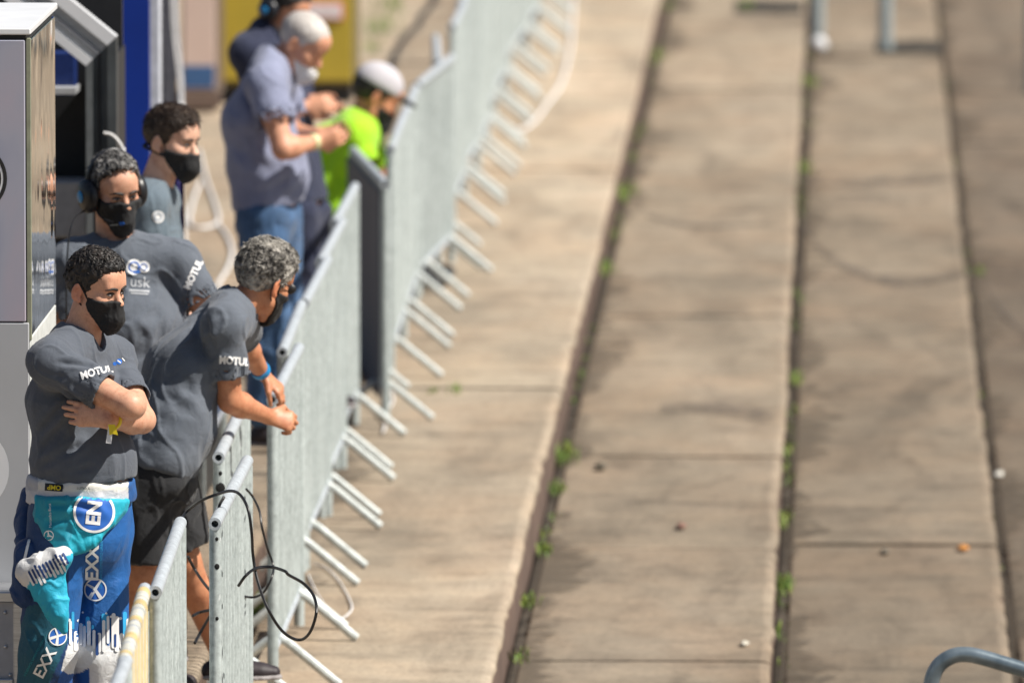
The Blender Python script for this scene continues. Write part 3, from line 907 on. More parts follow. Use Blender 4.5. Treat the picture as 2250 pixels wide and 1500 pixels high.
def sdf_mesh(prims, h, zones=((), (), ()), B=10):
    adds = [p for p in prims if p.op == 'add']
    lo = np.min([p.c - p.R for p in adds], axis=0) - 2 * h
    hi = np.max([p.c + p.R for p in adds], axis=0) + 2 * h
    ax = [axis_pts(lo[i], hi[i], h, zones[i]) for i in range(3)]
    for i in range(3):
        n = len(ax[i]); m = (-n) % B
        st = ax[i][-1] - ax[i][-2]
        ax[i] = np.concatenate([ax[i], ax[i][-1] + st * np.arange(1, m + 1)])
    N = [len(a) for a in ax]; nb = [n // B for n in N]
    cen = [a.reshape(-1, B).mean(1) for a in ax]
    hal = [(a.reshape(-1, B)[:, -1] - a.reshape(-1, B)[:, 0]) / 2 + h for a in ax]
    C = np.stack(np.meshgrid(*cen, indexing='ij'), -1).reshape(-1, 3)
    H = np.linalg.norm(np.stack(np.meshgrid(*hal, indexing='ij'), -1).reshape(-1, 3), axis=1)
    D = np.full(len(C), 9.0)
    for p in prims: D = combine(D, p.fn(C), p.k, p.op)
    act = np.nonzero(np.abs(D) < H * 1.7 + .012)[0]
    V = np.repeat(np.repeat(np.repeat(D.reshape(nb).astype(np.float32), B, 0), B, 1), B, 2)
    bi = np.stack(np.unravel_index(act, nb), 1)
    idx = [bi[:, i:i+1] * B + np.arange(B) for i in range(3)]          # (nact, B)
    X = ax[0][idx[0]]; Y = ax[1][idx[1]]; Z = ax[2][idx[2]]
    n = len(act)
    P = np.empty((n, B, B, B, 3))
    P[..., 0] = X[:, :, None, None]; P[..., 1] = Y[:, None, :, None]; P[..., 2] = Z[:, None, None, :]
    vals = np.full((n, B ** 3), .5)
    Pf = P.reshape(n, B ** 3, 3)
    Ca, Ha = C[act], H[act]
    for p in prims:
        if p.op == 'int': sel = np.arange(n)
        else: sel = np.nonzero(np.linalg.norm(Ca - p.c, axis=1) - p.R - Ha < p.k + .012)[0]
        if len(sel) == 0: continue
        d = p.fn(Pf[sel].reshape(-1, 3)).reshape(len(sel), -1)
        vals[sel] = combine(vals[sel], d, p.k, p.op)
    for q in range(n):
        i, j, k = bi[q] * B
        V[i:i+B, j:j+B, k:k+B] = vals[q].reshape(B, B, B)
    # surface nets
    S = V < 0
    cnt = np.zeros([m - 1 for m in N], np.uint8)
    for dx in (0, 1):
        for dy in (0, 1):
            for dz in (0, 1):
                cnt += S[dx:N[0]-1+dx, dy:N[1]-1+dy, dz:N[2]-1+dz]
    cells = np.stack(np.nonzero((cnt > 0) & (cnt < 8)), 1)
    vid = np.full(cnt.shape, -1, np.int32); vid[tuple(cells.T)] = np.arange(len(cells))
    acc = np.zeros((len(cells), 3)); num = np.zeros(len(cells))
    corners = [(a, b, c) for a in (0, 1) for b in (0, 1) for c in (0, 1)]
    def val(o): return V[cells[:, 0]+o[0], cells[:, 1]+o[1], cells[:, 2]+o[2]]
    for o in corners:
        for axn in range(3):
            if o[axn]: continue
            o2 = list(o); o2[axn] = 1
            v0, v1 = val(o), val(o2)
            mk = (v0 < 0) != (v1 < 0)
            t = v0 / np.where(mk, v0 - v1, 1)
            for i in range(3):
                c0 = ax[i][cells[:, i] + o[i]]
                c1 = ax[i][cells[:, i] + o2[i]]
                acc[:, i] += np.where(mk, c0 + (c1 - c0) * t, 0)
            num += mk
    verts = acc / num[:, None]
    faces = []
    for a in range(3):
        b, c = (a + 1) % 3, (a + 2) % 3
        sl0 = [slice(None)] * 3; sl1 = [slice(None)] * 3
        sl0[a] = slice(0, -1); sl1[a] = slice(1, None)
        A, Bm = S[tuple(sl0)], S[tuple(sl1)]
        e = np.stack(np.nonzero(A != Bm), 1)
        e = e[(e[:, b] > 0) & (e[:, c] > 0) & (e[:, b] < N[b]-1) & (e[:, c] < N[c]-1)]
        neg = A[tuple(e.T)]
        def cell(db, dc):
            q = e.copy(); q[:, b] -= db; q[:, c] -= dc
            return vid[tuple(q.T)]
        q = np.stack([cell(1, 1), cell(0, 1), cell(0, 0), cell(1, 0)], 1)
        q[~neg] = q[~neg][:, ::-1]
        faces.append(q)
    F = np.concatenate(faces)
    F = F[(F >= 0).all(1)]
    return verts, F

def normals(V, F):
    n = np.cross(V[F[:, 2]] - V[F[:, 0]], V[F[:, 3]] - V[F[:, 1]])
    N = np.zeros_like(V)
    for i in range(4): np.add.at(N, F[:, i], n)
    return N / (np.linalg.norm(N, axis=1)[:, None] + 1e-12)

def relax(V, F, it=1, lam=.5):
    for _ in range(it):
        S = np.zeros_like(V); c = np.zeros(len(V))
        for i in range(4):
            j = (i + 1) % 4
            np.add.at(S, F[:, i], V[F[:, j]]); np.add.at(S, F[:, j], V[F[:, i]])
            np.add.at(c, F[:, i], 1); np.add.at(c, F[:, j], 1)
        V = V + lam * (S / np.maximum(c, 1)[:, None] - V)
    return V

def np_mesh(name, V, F, mats, parent, tint=None, extra=None):
    me = bpy.data.meshes.new(name)
    nv, nf = len(V), len(F)
    ev, ef = ([], []) if extra is None else extra
    ev = np.asarray(ev, float).reshape(-1, 3); ef = np.asarray(ef, np.int64).reshape(-1, 4)
    V2 = np.concatenate([V, ev]); F2 = np.concatenate([F, ef + nv]) if len(ef) else F
    me.vertices.add(len(V2)); me.vertices.foreach_set('co', V2.astype(np.float32).ravel())
    me.loops.add(len(F2) * 4); me.loops.foreach_set('vertex_index', F2.astype(np.int32).ravel())
    me.polygons.add(len(F2)); me.polygons.foreach_set('loop_start', np.arange(0, len(F2) * 4, 4, dtype=np.int32))
    me.update(calc_edges=True); me.validate()
    me.shade_smooth()
    at = me.color_attributes.new('tint', 'FLOAT_COLOR', 'POINT')
    col = np.ones((len(V2), 4), np.float32)
    if tint is not None: col[:nv, :3] = tint
    at.data.foreach_set('color', col.ravel())
    for m in (mats if isinstance(mats, (list, tuple)) else [mats]): me.materials.append(m)
    o = bpy.data.objects.new(name, me)
    return link(o, parent)

def wrinkle(V, F, amp=.004, scale=(9, 9, 5), folds=(), seed=0, fade=None):
    """Cloth relief: soft ridged noise plus explicit folds (a, b, width, depth)."""
    N = normals(V, F)
    q = V * np.array(scale) + seed * 7.3
    warp = np.stack([vnoise(V * 6 + seed), vnoise(V * 6 + 31 + seed), vnoise(V * 6 + 67 + seed)], 1)
    r = vnoise(q + warp * .9); r2 = vnoise(q * 2.3 + warp)
    r3 = vnoise(q * 1.3 * np.array([1.0, 1.0, .45]) + 19 + warp * 1.4)
    d = amp * ((1 - 2.2 * np.abs(r)) * .7 + .45 * r2 + .9 * np.clip(1 - 5 * np.abs(r3), 0, 1))
    if fade is not None: d = d * fade(V)
    for a, b, wd, dep in folds:
        a, b = np.asarray(a, float), np.asarray(b, float); ba = b - a
        t = np.clip(((V - a) @ ba) / (ba @ ba), 0, 1)
        dist = np.linalg.norm(V - a - t[:, None] * ba, axis=1)
        taper = np.clip(np.minimum(t, 1 - t) * 5 + .25, 0, 1)
        x = dist / wd
        d = d + taper * dep * (-np.exp(-x * x) + .55 * np.exp(-(x - 1.9) ** 2))
    return V + N * d[:, None]

def frame(heading, pitch=0, roll=0):
    """Columns: right, forward, up."""
    f0 = nrm([heading[0], heading[1], 0]); up = np.array([0, 0, 1.0])
    r = np.cross(f0, up)
    p, ro = math.radians(pitch), math.radians(roll)
    f = f0 * math.cos(p) - up * math.sin(p); u = up * math.cos(p) + f0 * math.sin(p)
    r2 = r * math.cos(ro) - u * math.sin(ro); u2 = u * math.cos(ro) + r * math.sin(ro)
    return np.stack([r2, f, u2], 1)

class Head:
    def __init__(s, c, heading, pitch=0, roll=0, scale=1.0):
        s.c, s.R, s.s = np.asarray(c, float), frame(heading, pitch, roll), scale
    def p(s, *l): return s.c + s.R @ (np.array(l, float) * s.s)
    def loc(s, P): return ((P - s.c) @ s.R) / s.s
    def e(s, c, r, k=.015, op='add', R=None):
        return ell(s.p(*c), np.array(r) * s.s, s.R if R is None else s.R @ R, k, op)
    def k(s, a, b, ra, rb=None, k=.012, op='add'):
        return cap(s.p(*a), s.p(*b), ra * s.s, None if rb is None else rb * s.s, k, op)
    def skull(s):
        return [s.e((0, -.014, .043), (.0765, .098, .088), .02), s.e((0, .03, -.02), (.064, .062, .082), .03), s.e((0, .012, .05), (.066, .083, .07), .02)]
    def prims(s, detail=True):
        L = s.skull()
        L += [s.k((-.046, .012, -.058), (0, .066, -.098), .024, .026, .02), s.k((.046, .012, -.058), (0, .066, -.098), .024, .026, .02),
              s.e((.044, .058, -.018), (.024, .024, .022), .02), s.e((-.044, .058, -.018), (.024, .024, .022), .02),
              s.k((-.038, .078, .027), (.038, .078, .027), .0145, .0145, .012), s.e((0, .072, .055), (.05, .025, .035), .03)]
        if detail:
            L += [s.e((.033, .104, .004), (.020, .019, .014), .012, 'sub'), s.e((-.033, .104, .004), (.020, .019, .014), .012, 'sub'),
                  s.e((.0315, .0770, .0035), (.0165, .0125, .0115), .006), s.e((-.0315, .0770, .0035), (.0165, .0125, .0115), .006)]
        L += [s.k((0, .084, .018), (0, .107, -.024), .0085, .0125, .010), s.e((0, .106, -.027), (.0165, .013, .010), .008),
              s.e((0, .088, -.062), (.024, .012, .009), .01)]
        for sg in (-1, 1):
            a = math.radians(22) * sg
            Rz = np.array([[math.cos(a), -math.sin(a), 0], [math.sin(a), math.cos(a), 0], [0, 0, 1]])
            t = math.radians(-12)
            Rx = np.array([[1, 0, 0], [0, math.cos(t), -math.sin(t)], [0, math.sin(t), math.cos(t)]])
            L += [s.e((sg * .081, -.016, .001), (.0085, .019, .033), .006, 'add', Rz @ Rx), s.e((sg * .088, -.010, .004), (.006, .0095, .020), .004, 'sub', Rz @ Rx),
                  s.e((sg * .079, -.006, -.027), (.007, .009, .010), .006)]
        return L

def hair_line(y, kind='short'):
    if kind == 'high':
        return np.interp(y, [-.13, -.075, -.035, -.012, .004, .012, .026, .034, .055, .078, .12], [-.062, -.060, -.030, .012, .020, -.012, .012, .062, .082, .110, .12])
    if kind == 'bald':
        return np.interp(y, [-.13, -.08, -.03, .005, .03, .05, .10], [-.05, -.05, .0, .0, .02, .06, .12])
    return np.interp(y, [-.13, -.075, -.035, -.012, .004, .012, .026, .034, .055, .078, .12],
                        [-.062, -.060, -.030, .012, .020, -.012, -.008, .036, .050, .082, .095])

def make_hair(H, parent, mat, name='hair', h=.0035, grow=.008, tufts=500, length=.022, width=.004, curl=.6, comb=(0, -.3, .8), lift=.6, kind='short', top=0.0, seed=1, noise=.004):
    g = grow
    P = [H.e((0, -.015, .045), (.0765+g, .098+g, .088+g), .02), H.e((0, .012, .052), (.066+g, .083+g, .070+g), .02)]
    if top: P.append(H.e((0, .01, .085), (.062+g, .085+g, .052+top), .02))
    def keep(Q):
        l = H.loc(Q)
        hl = hair_line(l[:, 1], kind) + .006 * vnoise(l * 70 + seed)
        return (hl - l[:, 2]) * H.s
    P.append(cut(keep, .006))
    V, F = sdf_mesh(P, h)
    N = normals(V, F)
    l = H.loc(V)
    V = V + N * (noise * vnoise(V * 90 + seed) + noise * .7 * vnoise(V * 190))[:, None]
    ev, ef = [], []
    if tufts:
        rr = np.random.default_rng(seed)
        ok = np.nonzero((N @ H.R[:, 2] > -.55) & (keep(V) < -.004))[0]
        wgt = .25 + np.clip(l[ok, 2] / .1, 0, 1.2)
        pick = rr.choice(ok, tufts, p=wgt / wgt.sum())
        cd = H.R @ np.array(comb, float)
        for i in pick:
            n = N[i]; p = V[i] - n * .003
            L = length * rr.uniform(.55, 1.15) * (.45 + .65 * np.clip(l[i, 2] / .09, 0, 1))
            tg = cd + rr.normal(0, curl, 3); tg = nrm(tg - n * (tg @ n))
            d = nrm(tg + n * lift * rr.uniform(.4, 1.3))
            s = nrm(np.cross(d, n)); b2 = np.cross(d, s)
            c = (-n * rr.uniform(.3, .9) + s * rr.normal(0, .6)) * min(curl, 1.0)
            rings = []
            for tt, wd in ((0, .9), (.4, 1.0), (.75, .85), (1.0, .3)):
                q = p + d * L * tt + c * L * tt * tt
                for a in range(3):
                    an = a * 2.094
                    rings.append(q + (s * math.cos(an) + b2 * math.sin(an)) * width * wd * .5)
            o = len(ev); ev += rings
            for r_ in range(3):
                for a in range(3):
                    j = (a + 1) % 3
                    ef.append((o + r_*3+a, o + r_*3+j, o + r_*3+3+j, o + r_*3+3+a))
    return np_mesh(name, V, F, mat, parent, extra=(ev, ef) if ef else None), V, F

def make_mask(H, parent, mat, h=.0032, drop=0.0, top=-.012, back=.016, grow=.0045, name='face_mask', straps=True, seed=0):
    g = grow
    P = [H.e((0, .03, -.02), (.064+g, .062+g, .082+g), .03), H.k((-.046, .012, -.058), (0, .066, -.098), .024+g, .026+g, .02), H.k((.046, .012, -.058), (0, .066, -.098), .024+g, .026+g, .02),
         H.e((.044, .058, -.018), (.024+g, .024+g, .022+g), .02), H.e((-.044, .058, -.018), (.024+g, .024+g, .022+g), .02),
         H.k((0, .098, -.015), (0, .100, -.080), .013+g, .018+g, .035), H.k((0, .092, -.080), (0, .068, -.108), .018+g, .022+g, .03)]
    def keep(Q):
        l = H.loc(Q); x, y, z = np.abs(l[:, 0]), l[:, 1], l[:, 2]
        upper = z - (top - drop + .10 * (.06 - y) - .06 * np.clip(x - .02, 0, 1))
        rear = back - .55 * np.clip(-.035 - z, 0, 1) * -1 - y
        return np.maximum(upper, rear) * H.s
    P.append(cut(keep, .003))
    V, F = sdf_mesh(P, h)
    V = wrinkle(V, F, .0016, (55, 55, 40), [(H.p(.055, .03, -.03), H.p(.02, .09, -.07), .007, .003), (H.p(.05, .035, -.045), H.p(.03, .07, -.10), .006, .003), (H.p(-.055, .03, -.03), H.p(-.02, .09, -.07), .007, .003)], seed)
    o = np_mesh(name, V, F, mat, parent)
    if straps:
        m = MB()
        for sg in (-1, 1):
            m.tube(spline([H.p(sg*.066, back + .004, -.02), H.p(sg*.078, .006, .012), H.p(sg*.082, -.014, .033), H.p(sg*.083, -.034, .012), H.p(sg*.078, -.026, -.022), H.p(sg*.062, .012, -.055)], 5), .0028, 6)
        m.build('ear_loop', mat, o)
    return o

def make_eyes(H, parent, brow_mat, look=(0, 0), bvh=None, open_=.0062):
    """Almond eyes with iris and lid line, and brows, seated on the modelled face."""
    fw = H.R[:, 1]
    def surf(x, z, out=0.0):
        hit = bvh.ray_cast(Vector(H.p(x, .25, z)), Vector(-fw), .4)
        return (np.array(hit[0]) if hit[0] is not None else H.p(x, .08, z)) + fw * out
    for sg in (-1, 1):
        ex, ez = sg * .0315, .0045
        n, rows = 18, 5
        vs, fs, mi = [], [], []
        for i in range(rows + 1):
            q = i / rows
            for k in range(n):
                an = 2 * math.pi * k / n
                ca, sa = math.cos(an), math.sin(an)
                hx, hz = .0148 * ca * q, open_ * (1.15 if sa > 0 else .75) * sa * (abs(sa) ** .25) * q
                vs.append(surf(ex + hx, ez + hz + sg * .04 * hx, .0012 + .0028 * (1 - q * q)))
        for i in range(rows):
            for k in range(n):
                j = (k + 1) % n
                fs.append((i*n+k, (i+1)*n+k, (i+1)*n+j, i*n+j)); mi.append(0)
        m = MB(); m.add(vs, fs); e = m.build('eye', MATS['eye_white'], parent)
        m = MB(); vs, fs = [], []
        for i in range(3):
            for k in range(14):
                an = 2 * math.pi * k / 14
                vs.append(surf(ex + look[0]*.012 + .0056*math.cos(an)*i/2, ez + look[1]*.01 + .0056*math.sin(an)*i/2*.95, .0048 - .0004*i))
        for i in range(2):
            for k in range(14):
                j = (k+1) % 14; fs.append((i*14+k, (i+1)*14+k, (i+1)*14+j, i*14+j))
        m.add(vs, fs); m.build('iris', MATS['eye_iris'], e)
        m = MB(); m.tube([surf(ex + x, ez + open_ * 1.05 * math.sqrt(max(0, 1 - (x/.0165)**2)) + sg*.04*x + .0008, .0022) for x in np.linspace(-.0162, .0162, 9)], [.0011, .0022, .0028, .003, .003, .003, .0028, .0022, .0011], 6)
        m.build('eyelash', brow_mat, e)
        m = MB(); xs = np.linspace(.011, .054, 10)
        zs = np.interp(xs, [.011, .022, .038, .054], [.0220, .0262, .0285, .0225])
        m.tube([surf(sg * x, z, -.0002) for x, z in zip(xs, zs)], [r_ * H.s for r_ in np.interp(xs, [.011, .02, .04, .054], [.0042, .0056, .0044, .0018])], 8)
        m.build('eyebrow', brow_mat, parent)

def hand_prims(wr, d, n, side, curl=.5, s=1.0, k=.005, thumb=.6, spread=.12):
    """Palm, four unequal bent fingers and a thumb. d = direction of the fingers, n = back of the hand, side = +1 if the thumb is at d x n."""
    d = nrm(d); n = nrm(n - d * (np.asarray(n) @ d)); x = np.cross(d, n) * side
    wr = np.asarray(wr, float)
    L = [ecap(wr, wr + d * .085 * s, x, (.027*s, .018*s), (.041*s, .014*s), .012)]
    for i, (off, ln) in enumerate(((.030, .072), (.011, .082), (-.009, .077), (-.029, .060))):
        p = wr + d * (.088 - .006 * abs(i - 1)) * s + x * off * s
        ang, dd = 0, None
        for j, f in enumerate((.45, .31, .24)):
            ang += curl * (.75 if j == 0 else 1.0) * (1 + .06 * i)
            dd = nrm(d * math.cos(ang) - n * math.sin(ang) + x * spread * (1.5 - i) * .35 * (1 if j == 0 else .3))
            q = p + dd * ln * f * s
            L.append(cap(p, q, (.0092 - .0007 * j) * s, (.0085 - .0007 * j) * s, .003 if j else .006))
            p = q
    p = wr + d * .028 * s + x * .026 * s
    q = p + nrm(d * .8 + x * .75 - n * .35) * .042 * s
    L.append(cap(p, q, .0130*s, .0108*s, .010))
    e = q + nrm(d * (1 - .2 * thumb) + x * (.35 - .5 * thumb) - n * (.2 + .7 * thumb)) * .030 * s
    L.append(cap(q, e, .0102*s, .0085*s, .004))
    e2 = e + nrm(d * (1 - .3 * thumb) + x * (.1 - .6 * thumb) - n * (.2 + .9 * thumb)) * .022 * s
    L.append(cap(e, e2, .0088*s, .0074*s, .003))
    return L

def arm_prims(sh_, el, wr, s=1.0):
    m1 = sh_ + (el - sh_) * .45; m2 = el + (wr - el) * .28
    return [cap(sh_, m1, .052*s, .050*s, .03), cap(m1, el, .049*s, .040*s, .02), cap(el, m2, .041*s, .0435*s, .02), cap(m2, wr, .0425*s, .0265*s, .02)]

def torso_prims(J, off=0.0, s=1.0):
    side = J['side']; b = J.get('bulk', 1.0) * s; f = np.cross(np.array([0, 0, 1.0]), side)
    pe, ch, ne = J['pelvis'], J['chest'], J['neck']
    mid = pe + (ch - pe) * .45
    up = nrm(ne - pe); fw = nrm(np.cross(up, side)) * 1.0
    fw = fw if fw @ J['fwd'] > 0 else -fw
    L = [ecap(pe, mid, side, (.170*b+off, .125*b+off), (.160*b+off, .122*b+off), .04),
         ecap(mid, ch, side, (.160*b+off, .120*b+off), (.172*b+off, .122*b+off), .04),
         ecap(ch, ch + (ne - ch) * .72, side, (.170*b+off, .118*b+off), (.115*b+off, .075*b+off), .04),
         cap(J['shL'], J['shR'], .056*b+off, .056*b+off, .05),
         cap(ne, J['shL'], .050*b+off, .058*b+off, .05), cap(ne, J['shR'], .050*b+off, .058*b+off, .05)]
    if J.get('belly'):
        L.append(ell(mid + fw * .05 - up * .02, (J['belly']*b+off, J['belly']*b+off, J['belly']*1.05*b+off), None, .07))
    return L

def leg_prims(hp, kn, an, off=0.0, s=1.0, r=(.088, .062, .056, .042)):
    m = kn + (an - kn) * .3
    return [cap(hp, kn, r[0]*s+off, r[1]*s+off, .03), cap(kn, m, r[1]*s+off, r[2]*s+off+.004, .02), cap(m, an, r[2]*s+off+.003, r[3]*s+off, .02)]

def shoe_mesh(an, toe_dir, mat, sole_mat, parent, s=1.0, sole_z=None):
    d = nrm([toe_dir[0], toe_dir[1], 0]); side = np.cross(d, [0, 0, 1.0])
    z = an[2] - .085 * s if sole_z is None else sole_z
    c = np.array([an[0], an[1], z])
    heel = c - d * .055 * s; toe = c + d * .185 * s
    P = [ecap(heel + [0, 0, .035*s], toe + [0, 0, .026*s], side, (.038*s, .038*s), (.036*s, .026*s), .02),
         ecap(c + d*.07*s + [0, 0, .035*s], c + d*.13*s + [0, 0, .03*s], side, (.048*s, .036*s), (.047*s, .032*s), .03),
         cap(c + [0, 0, .05*s], an + [0, 0, .02*s], .044*s, .042*s, .03), half(c, (0, 0, -1))]
    V, F = sdf_mesh(P, .006); V = relax(V, F, 1)
    o = np_mesh('shoe', V, F, mat, parent)
    P = [ecap(heel + [0, 0, .004], toe + [0, 0, .004], side, (.042*s, .03), (.040*s, .03), .02), ecap(c + d*.07*s, c + d*.13*s, side, (.052*s, .03), (.051*s, .03), .03),
         half(c, (0, 0, -1)), half(c + [0, 0, .02*s], (0, 0, 1))]
    V, F = sdf_mesh(P, .006)
    np_mesh('sole', V, F, sole_mat, o)
    return o

def shirt_mesh(J, parent, mat, off=.009, h=.006, sleeve=.62, slv=(.064, .068), hem=None, neck_r=.066, folds=(), amp=.004, seed=0, s=1.0, name='shirt', scale=(9, 9, 6), vneck=0.0, long=0.0):
    P = torso_prims(J, off, s)
    for a in 'LR':
        sh_, el = J['sh'+a], J['el'+a]
        e = sh_ + (el - sh_) * sleeve; ax_ = nrm(el - sh_)
        c0 = cap(sh_, e + ax_ * .05, slv[0]*s, slv[1]*s); c1 = cap(e - ax_ * .025, e + ax_ * .2, slv[1]*s - .007)
        def sfn(Q, c0=c0, c1=c1, e=e, ax_=ax_):
            return np.maximum(np.maximum(c0.fn(Q), (Q - e) @ ax_), -c1.fn(Q))
        P.append(Prim(sfn, c0.c, c0.R, .022))
        if long: P.append(cap(el, el + (J['wr'+a] - el) * long, .062*s, .050*s, .02))
    P.append(cap(J['neck'] + nrm(J['head'] - J['neck']) * .012, J['head'], neck_r*s*.96, neck_r*s*1.05, .006, 'sub'))
    if vneck:
        fw = J['fwd']; P.append(cap(J['neck'] + fw * .07 - [0, 0, vneck], J['neck'] + fw * .05 + [0, 0, .03], .012, .05, .01, 'sub'))
    hp = J['pelvis'] if hem is None else hem
    P.append(half(hp, nrm(J['pelvis'] - J['chest'])))
    V, F = sdf_mesh(P, h)
    V = wrinkle(V, F, amp, scale, folds, seed)
    o = np_mesh(name, V, F, mat, parent)
    return o, V, F

def body_mesh(J, H, parent, mat, h=.006, s=1.0, zones=((), (), ()), hands=(), bare_legs=True, detail=True, neck=.054, arm=1.0, tint_fn=None):
    P = torso_prims(J, -.014, s)
    P += [cap(J['neck'] - [0, 0, .03], H.p(0, -.012, -.045), neck*s*1.1, neck*s, .03)]
    P += H.prims(detail)
    for a in 'LR':
        P += arm_prims(J['sh'+a], J['el'+a], J['wr'+a], s * arm)
        if bare_legs: P += leg_prims(J['hip'+a], J['kn'+a], J['an'+a], -.004, s)
    for hp in hands: P += hp
    V, F = sdf_mesh(P, h, zones)
    V = relax(V, F, 1, .35)
    l = H.loc(V)
    t = np.ones((len(V), 3))
    if tint_fn is not None: t = tint_fn(V, l, t)
    o = np_mesh('body', V, F, mat, parent, t)
    return o, V, F, (bvh_of(V, F) if detail else None)

def bvh_of(V, F):
    return BVHTree.FromPolygons([tuple(v) for v in V], [tuple(int(i) for i in f) for f in F])

class Flat:
    """Flat print built from discs, strokes and letters in (u, v) metres."""
    def __init__(s): s.v, s.f = [], []
    def disc(s, c, r, r0=0.0, n=24, rings=3):
        o = len(s.v)
        for i in range(rings + 1):
            q = r0 + (r - r0) * i / rings
            for k in range(n):
                a = 2 * math.pi * k / n
                s.v.append((c[0] + q * math.cos(a), c[1] + q * math.sin(a)))
        for i in range(rings):
            for k in range(n):
                j = (k + 1) % n
                s.f.append((o+i*n+k, o+(i+1)*n+k, o+(i+1)*n+j, o+i*n+j))
        return s
    def stroke(s, pts, r, step=.012):
        P = []
        for a, b in zip(pts[:-1], pts[1:]):
            L = math.dist(a, b); n = max(1, int(L / step))
            P += [(a[0]+(b[0]-a[0])*i/n, a[1]+(b[1]-a[1])*i/n) for i in range(n)]
        P.append(pts[-1])
        o = len(s.v)
        for i, p in enumerate(P):
            a, b = P[max(i-1, 0)], P[min(i+1, len(P)-1)]
            dx, dy = b[0]-a[0], b[1]-a[1]; l = math.hypot(dx, dy) or 1
            rr = r[0] + (r[1]-r[0]) * i / max(1, len(P)-1) if isinstance(r, tuple) else r
            s.v += [(p[0]-dy/l*rr, p[1]+dx/l*rr), (p[0], p[1]), (p[0]+dy/l*rr, p[1]-dx/l*rr)]
        for i in range(len(P)-1):
            a = o + i*3
            s.f += [(a, a+3, a+4, a+1), (a+1, a+4, a+5, a+2)]
        rr0, rr1 = (r if isinstance(r, tuple) else (r, r))
        s.disc(P[0], rr0, 0, 12, 1); s.disc(P[-1], rr1, 0, 12, 1)
        return s
    def rect(s, x0, y0, x1, y1, step=.012):
        nx, ny = max(1, int((x1-x0)/step)), max(1, int((y1-y0)/step)); o = len(s.v)
        for i in range(nx+1):
            for k in range(ny+1): s.v.append((x0+(x1-x0)*i/nx, y0+(y1-y0)*k/ny))
        for i in range(nx):
            for k in range(ny):
                a = o+i*(ny+1)+k; s.f.append((a, a+ny+1, a+ny+2, a+1))
        return s
    def text(s, body, size, at=(0, 0), shear=0.0, bold=0.0, width=1.0):
        cu = bpy.data.curves.new('t', 'FONT'); cu.body = body; cu.size = size; cu.align_x = 'CENTER'; cu.align_y = 'CENTER'
        cu.shear = shear; cu.offset = bold * size; cu.resolution_u = 3
        ob = bpy.data.objects.new('t', cu); COL.objects.link(ob)
        dg = bpy.context.evaluated_depsgraph_get()
        me = bpy.data.meshes.new_from_object(ob.evaluated_get(dg))
        bm = bmesh.new(); bm.from_mesh(me)
        bmesh.ops.triangulate(bm, faces=bm.faces[:])
        for _ in range(3):
            lg = [e for e in bm.edges if e.calc_length() > .007]
            if not lg: break
            bmesh.ops.subdivide_edges(bm, edges=lg, cuts=1); bmesh.ops.triangulate(bm, faces=bm.faces[:])
        bm.to_mesh(me); bm.free()
        o = len(s.v)
        s.v += [(v.co.x * width + at[0], v.co.y + at[1]) for v in me.vertices]
        s.f += [tuple(i + o for i in p.vertices) for p in me.polygons]
        bpy.data.objects.remove(ob); bpy.data.curves.remove(cu); bpy.data.meshes.remove(me)
        return s

VIEW = nrm([-.052, 1.0, -.12])
def decal(name, flat, parent, bvh, px, py, Y, mat, rot=0.0, lift=.0022, flip=False, dirn=None, mirror=False):
    """Presses a flat print onto the cloth behind photo pixel px, py."""
    o = w(px, py, Y - .6)
    d = VIEW if dirn is None else nrm(dirn)
    r = nrm(np.cross(d, [0, 0, 1.0])); u = np.cross(r, d)
    if mirror: r = -r
    a = math.radians(rot); ca, sa = math.cos(a), math.sin(a)
    vs, ok = [], []
    for x, y in flat.v:
        X, Yv = x * ca - y * sa, x * sa + y * ca
        p = o + r * X + u * Yv
        hit = bvh.ray_cast(Vector(p), Vector(d), 3.0)
        if hit[0] is None: vs.append((0, 0, 0)); ok.append(False)
        else:
            q = np.array(hit[0]); vs.append(q - d * lift); ok.append(True)
    fs = []
    for f in flat.f:
        if all(ok[i] for i in f):
            ys = [vs[i][1] for i in f]
            if max(ys) - min(ys) < .05: fs.append(f)
    m = MB(); m.add(vs, fs)
    used = sorted({i for f in m.f for i in f}); mp = {i: j for j, i in enumerate(used)}
    m.v = [m.v[i] for i in used]; m.f = [tuple(mp[i] for i in f) for f in m.f]
    if not m.f: return None
    o_ = m.build(name, mat, parent, True, 60)
    if 'print' in name: o_['kind'] = 'stuff'
    return o_
# ---------------------------------------------------------------- people: materials
def hair_mat(name, dark, light, balance=.5, sc=70):
    n = NT(name); v = n.coords()
    f = n.noise(v, sc, 4, .65, .6); g = n.noise(v, 14, 3)
    mx = n.node('ShaderNodeMath', operation='MULTIPLY_ADD'); n.link(g, mx.inputs[0]); mx.inputs[1].default_value = .8; n.link(f, mx.inputs[2])
    sc2 = n.node('ShaderNodeMath', operation='MULTIPLY'); n.link(mx.outputs[0], sc2.inputs[0]); sc2.inputs[1].default_value = .555
    col = n.ramp(sc2.outputs[0], [(balance - .08, dark), (balance + .10, light)])
    n.bump(f, .5, .004)
    return n.set(col, .55)
MATS = dict(eye_white=plain('eye_white', (.34, .30, .28), .25, 0, .02), eye_iris=plain('eye_iris', (.018, .010, .007), .15, 0, .05))
sk1, sk2, sk3 = skin('skin_tan', (.66, .355, .235)), skin('skin_fair', (.74, .44, .315)), skin('skin_deep_tan', (.56, .245, .130))
sk5 = skin('skin_ruddy', (.66, .33, .205))
shirt_grey = fabric('shirt_slate', (.090, .104, .130))
shirt_grey2 = fabric('shirt_slate_light', (.112, .130, .160))
shirt_steel = fabric('shirt_steel', (.120, .160, .195))
shirt_lilac = fabric('shirt_lilac', (.245, .268, .385))
navy = fabric('navy_cloth', (.020, .026, .060))
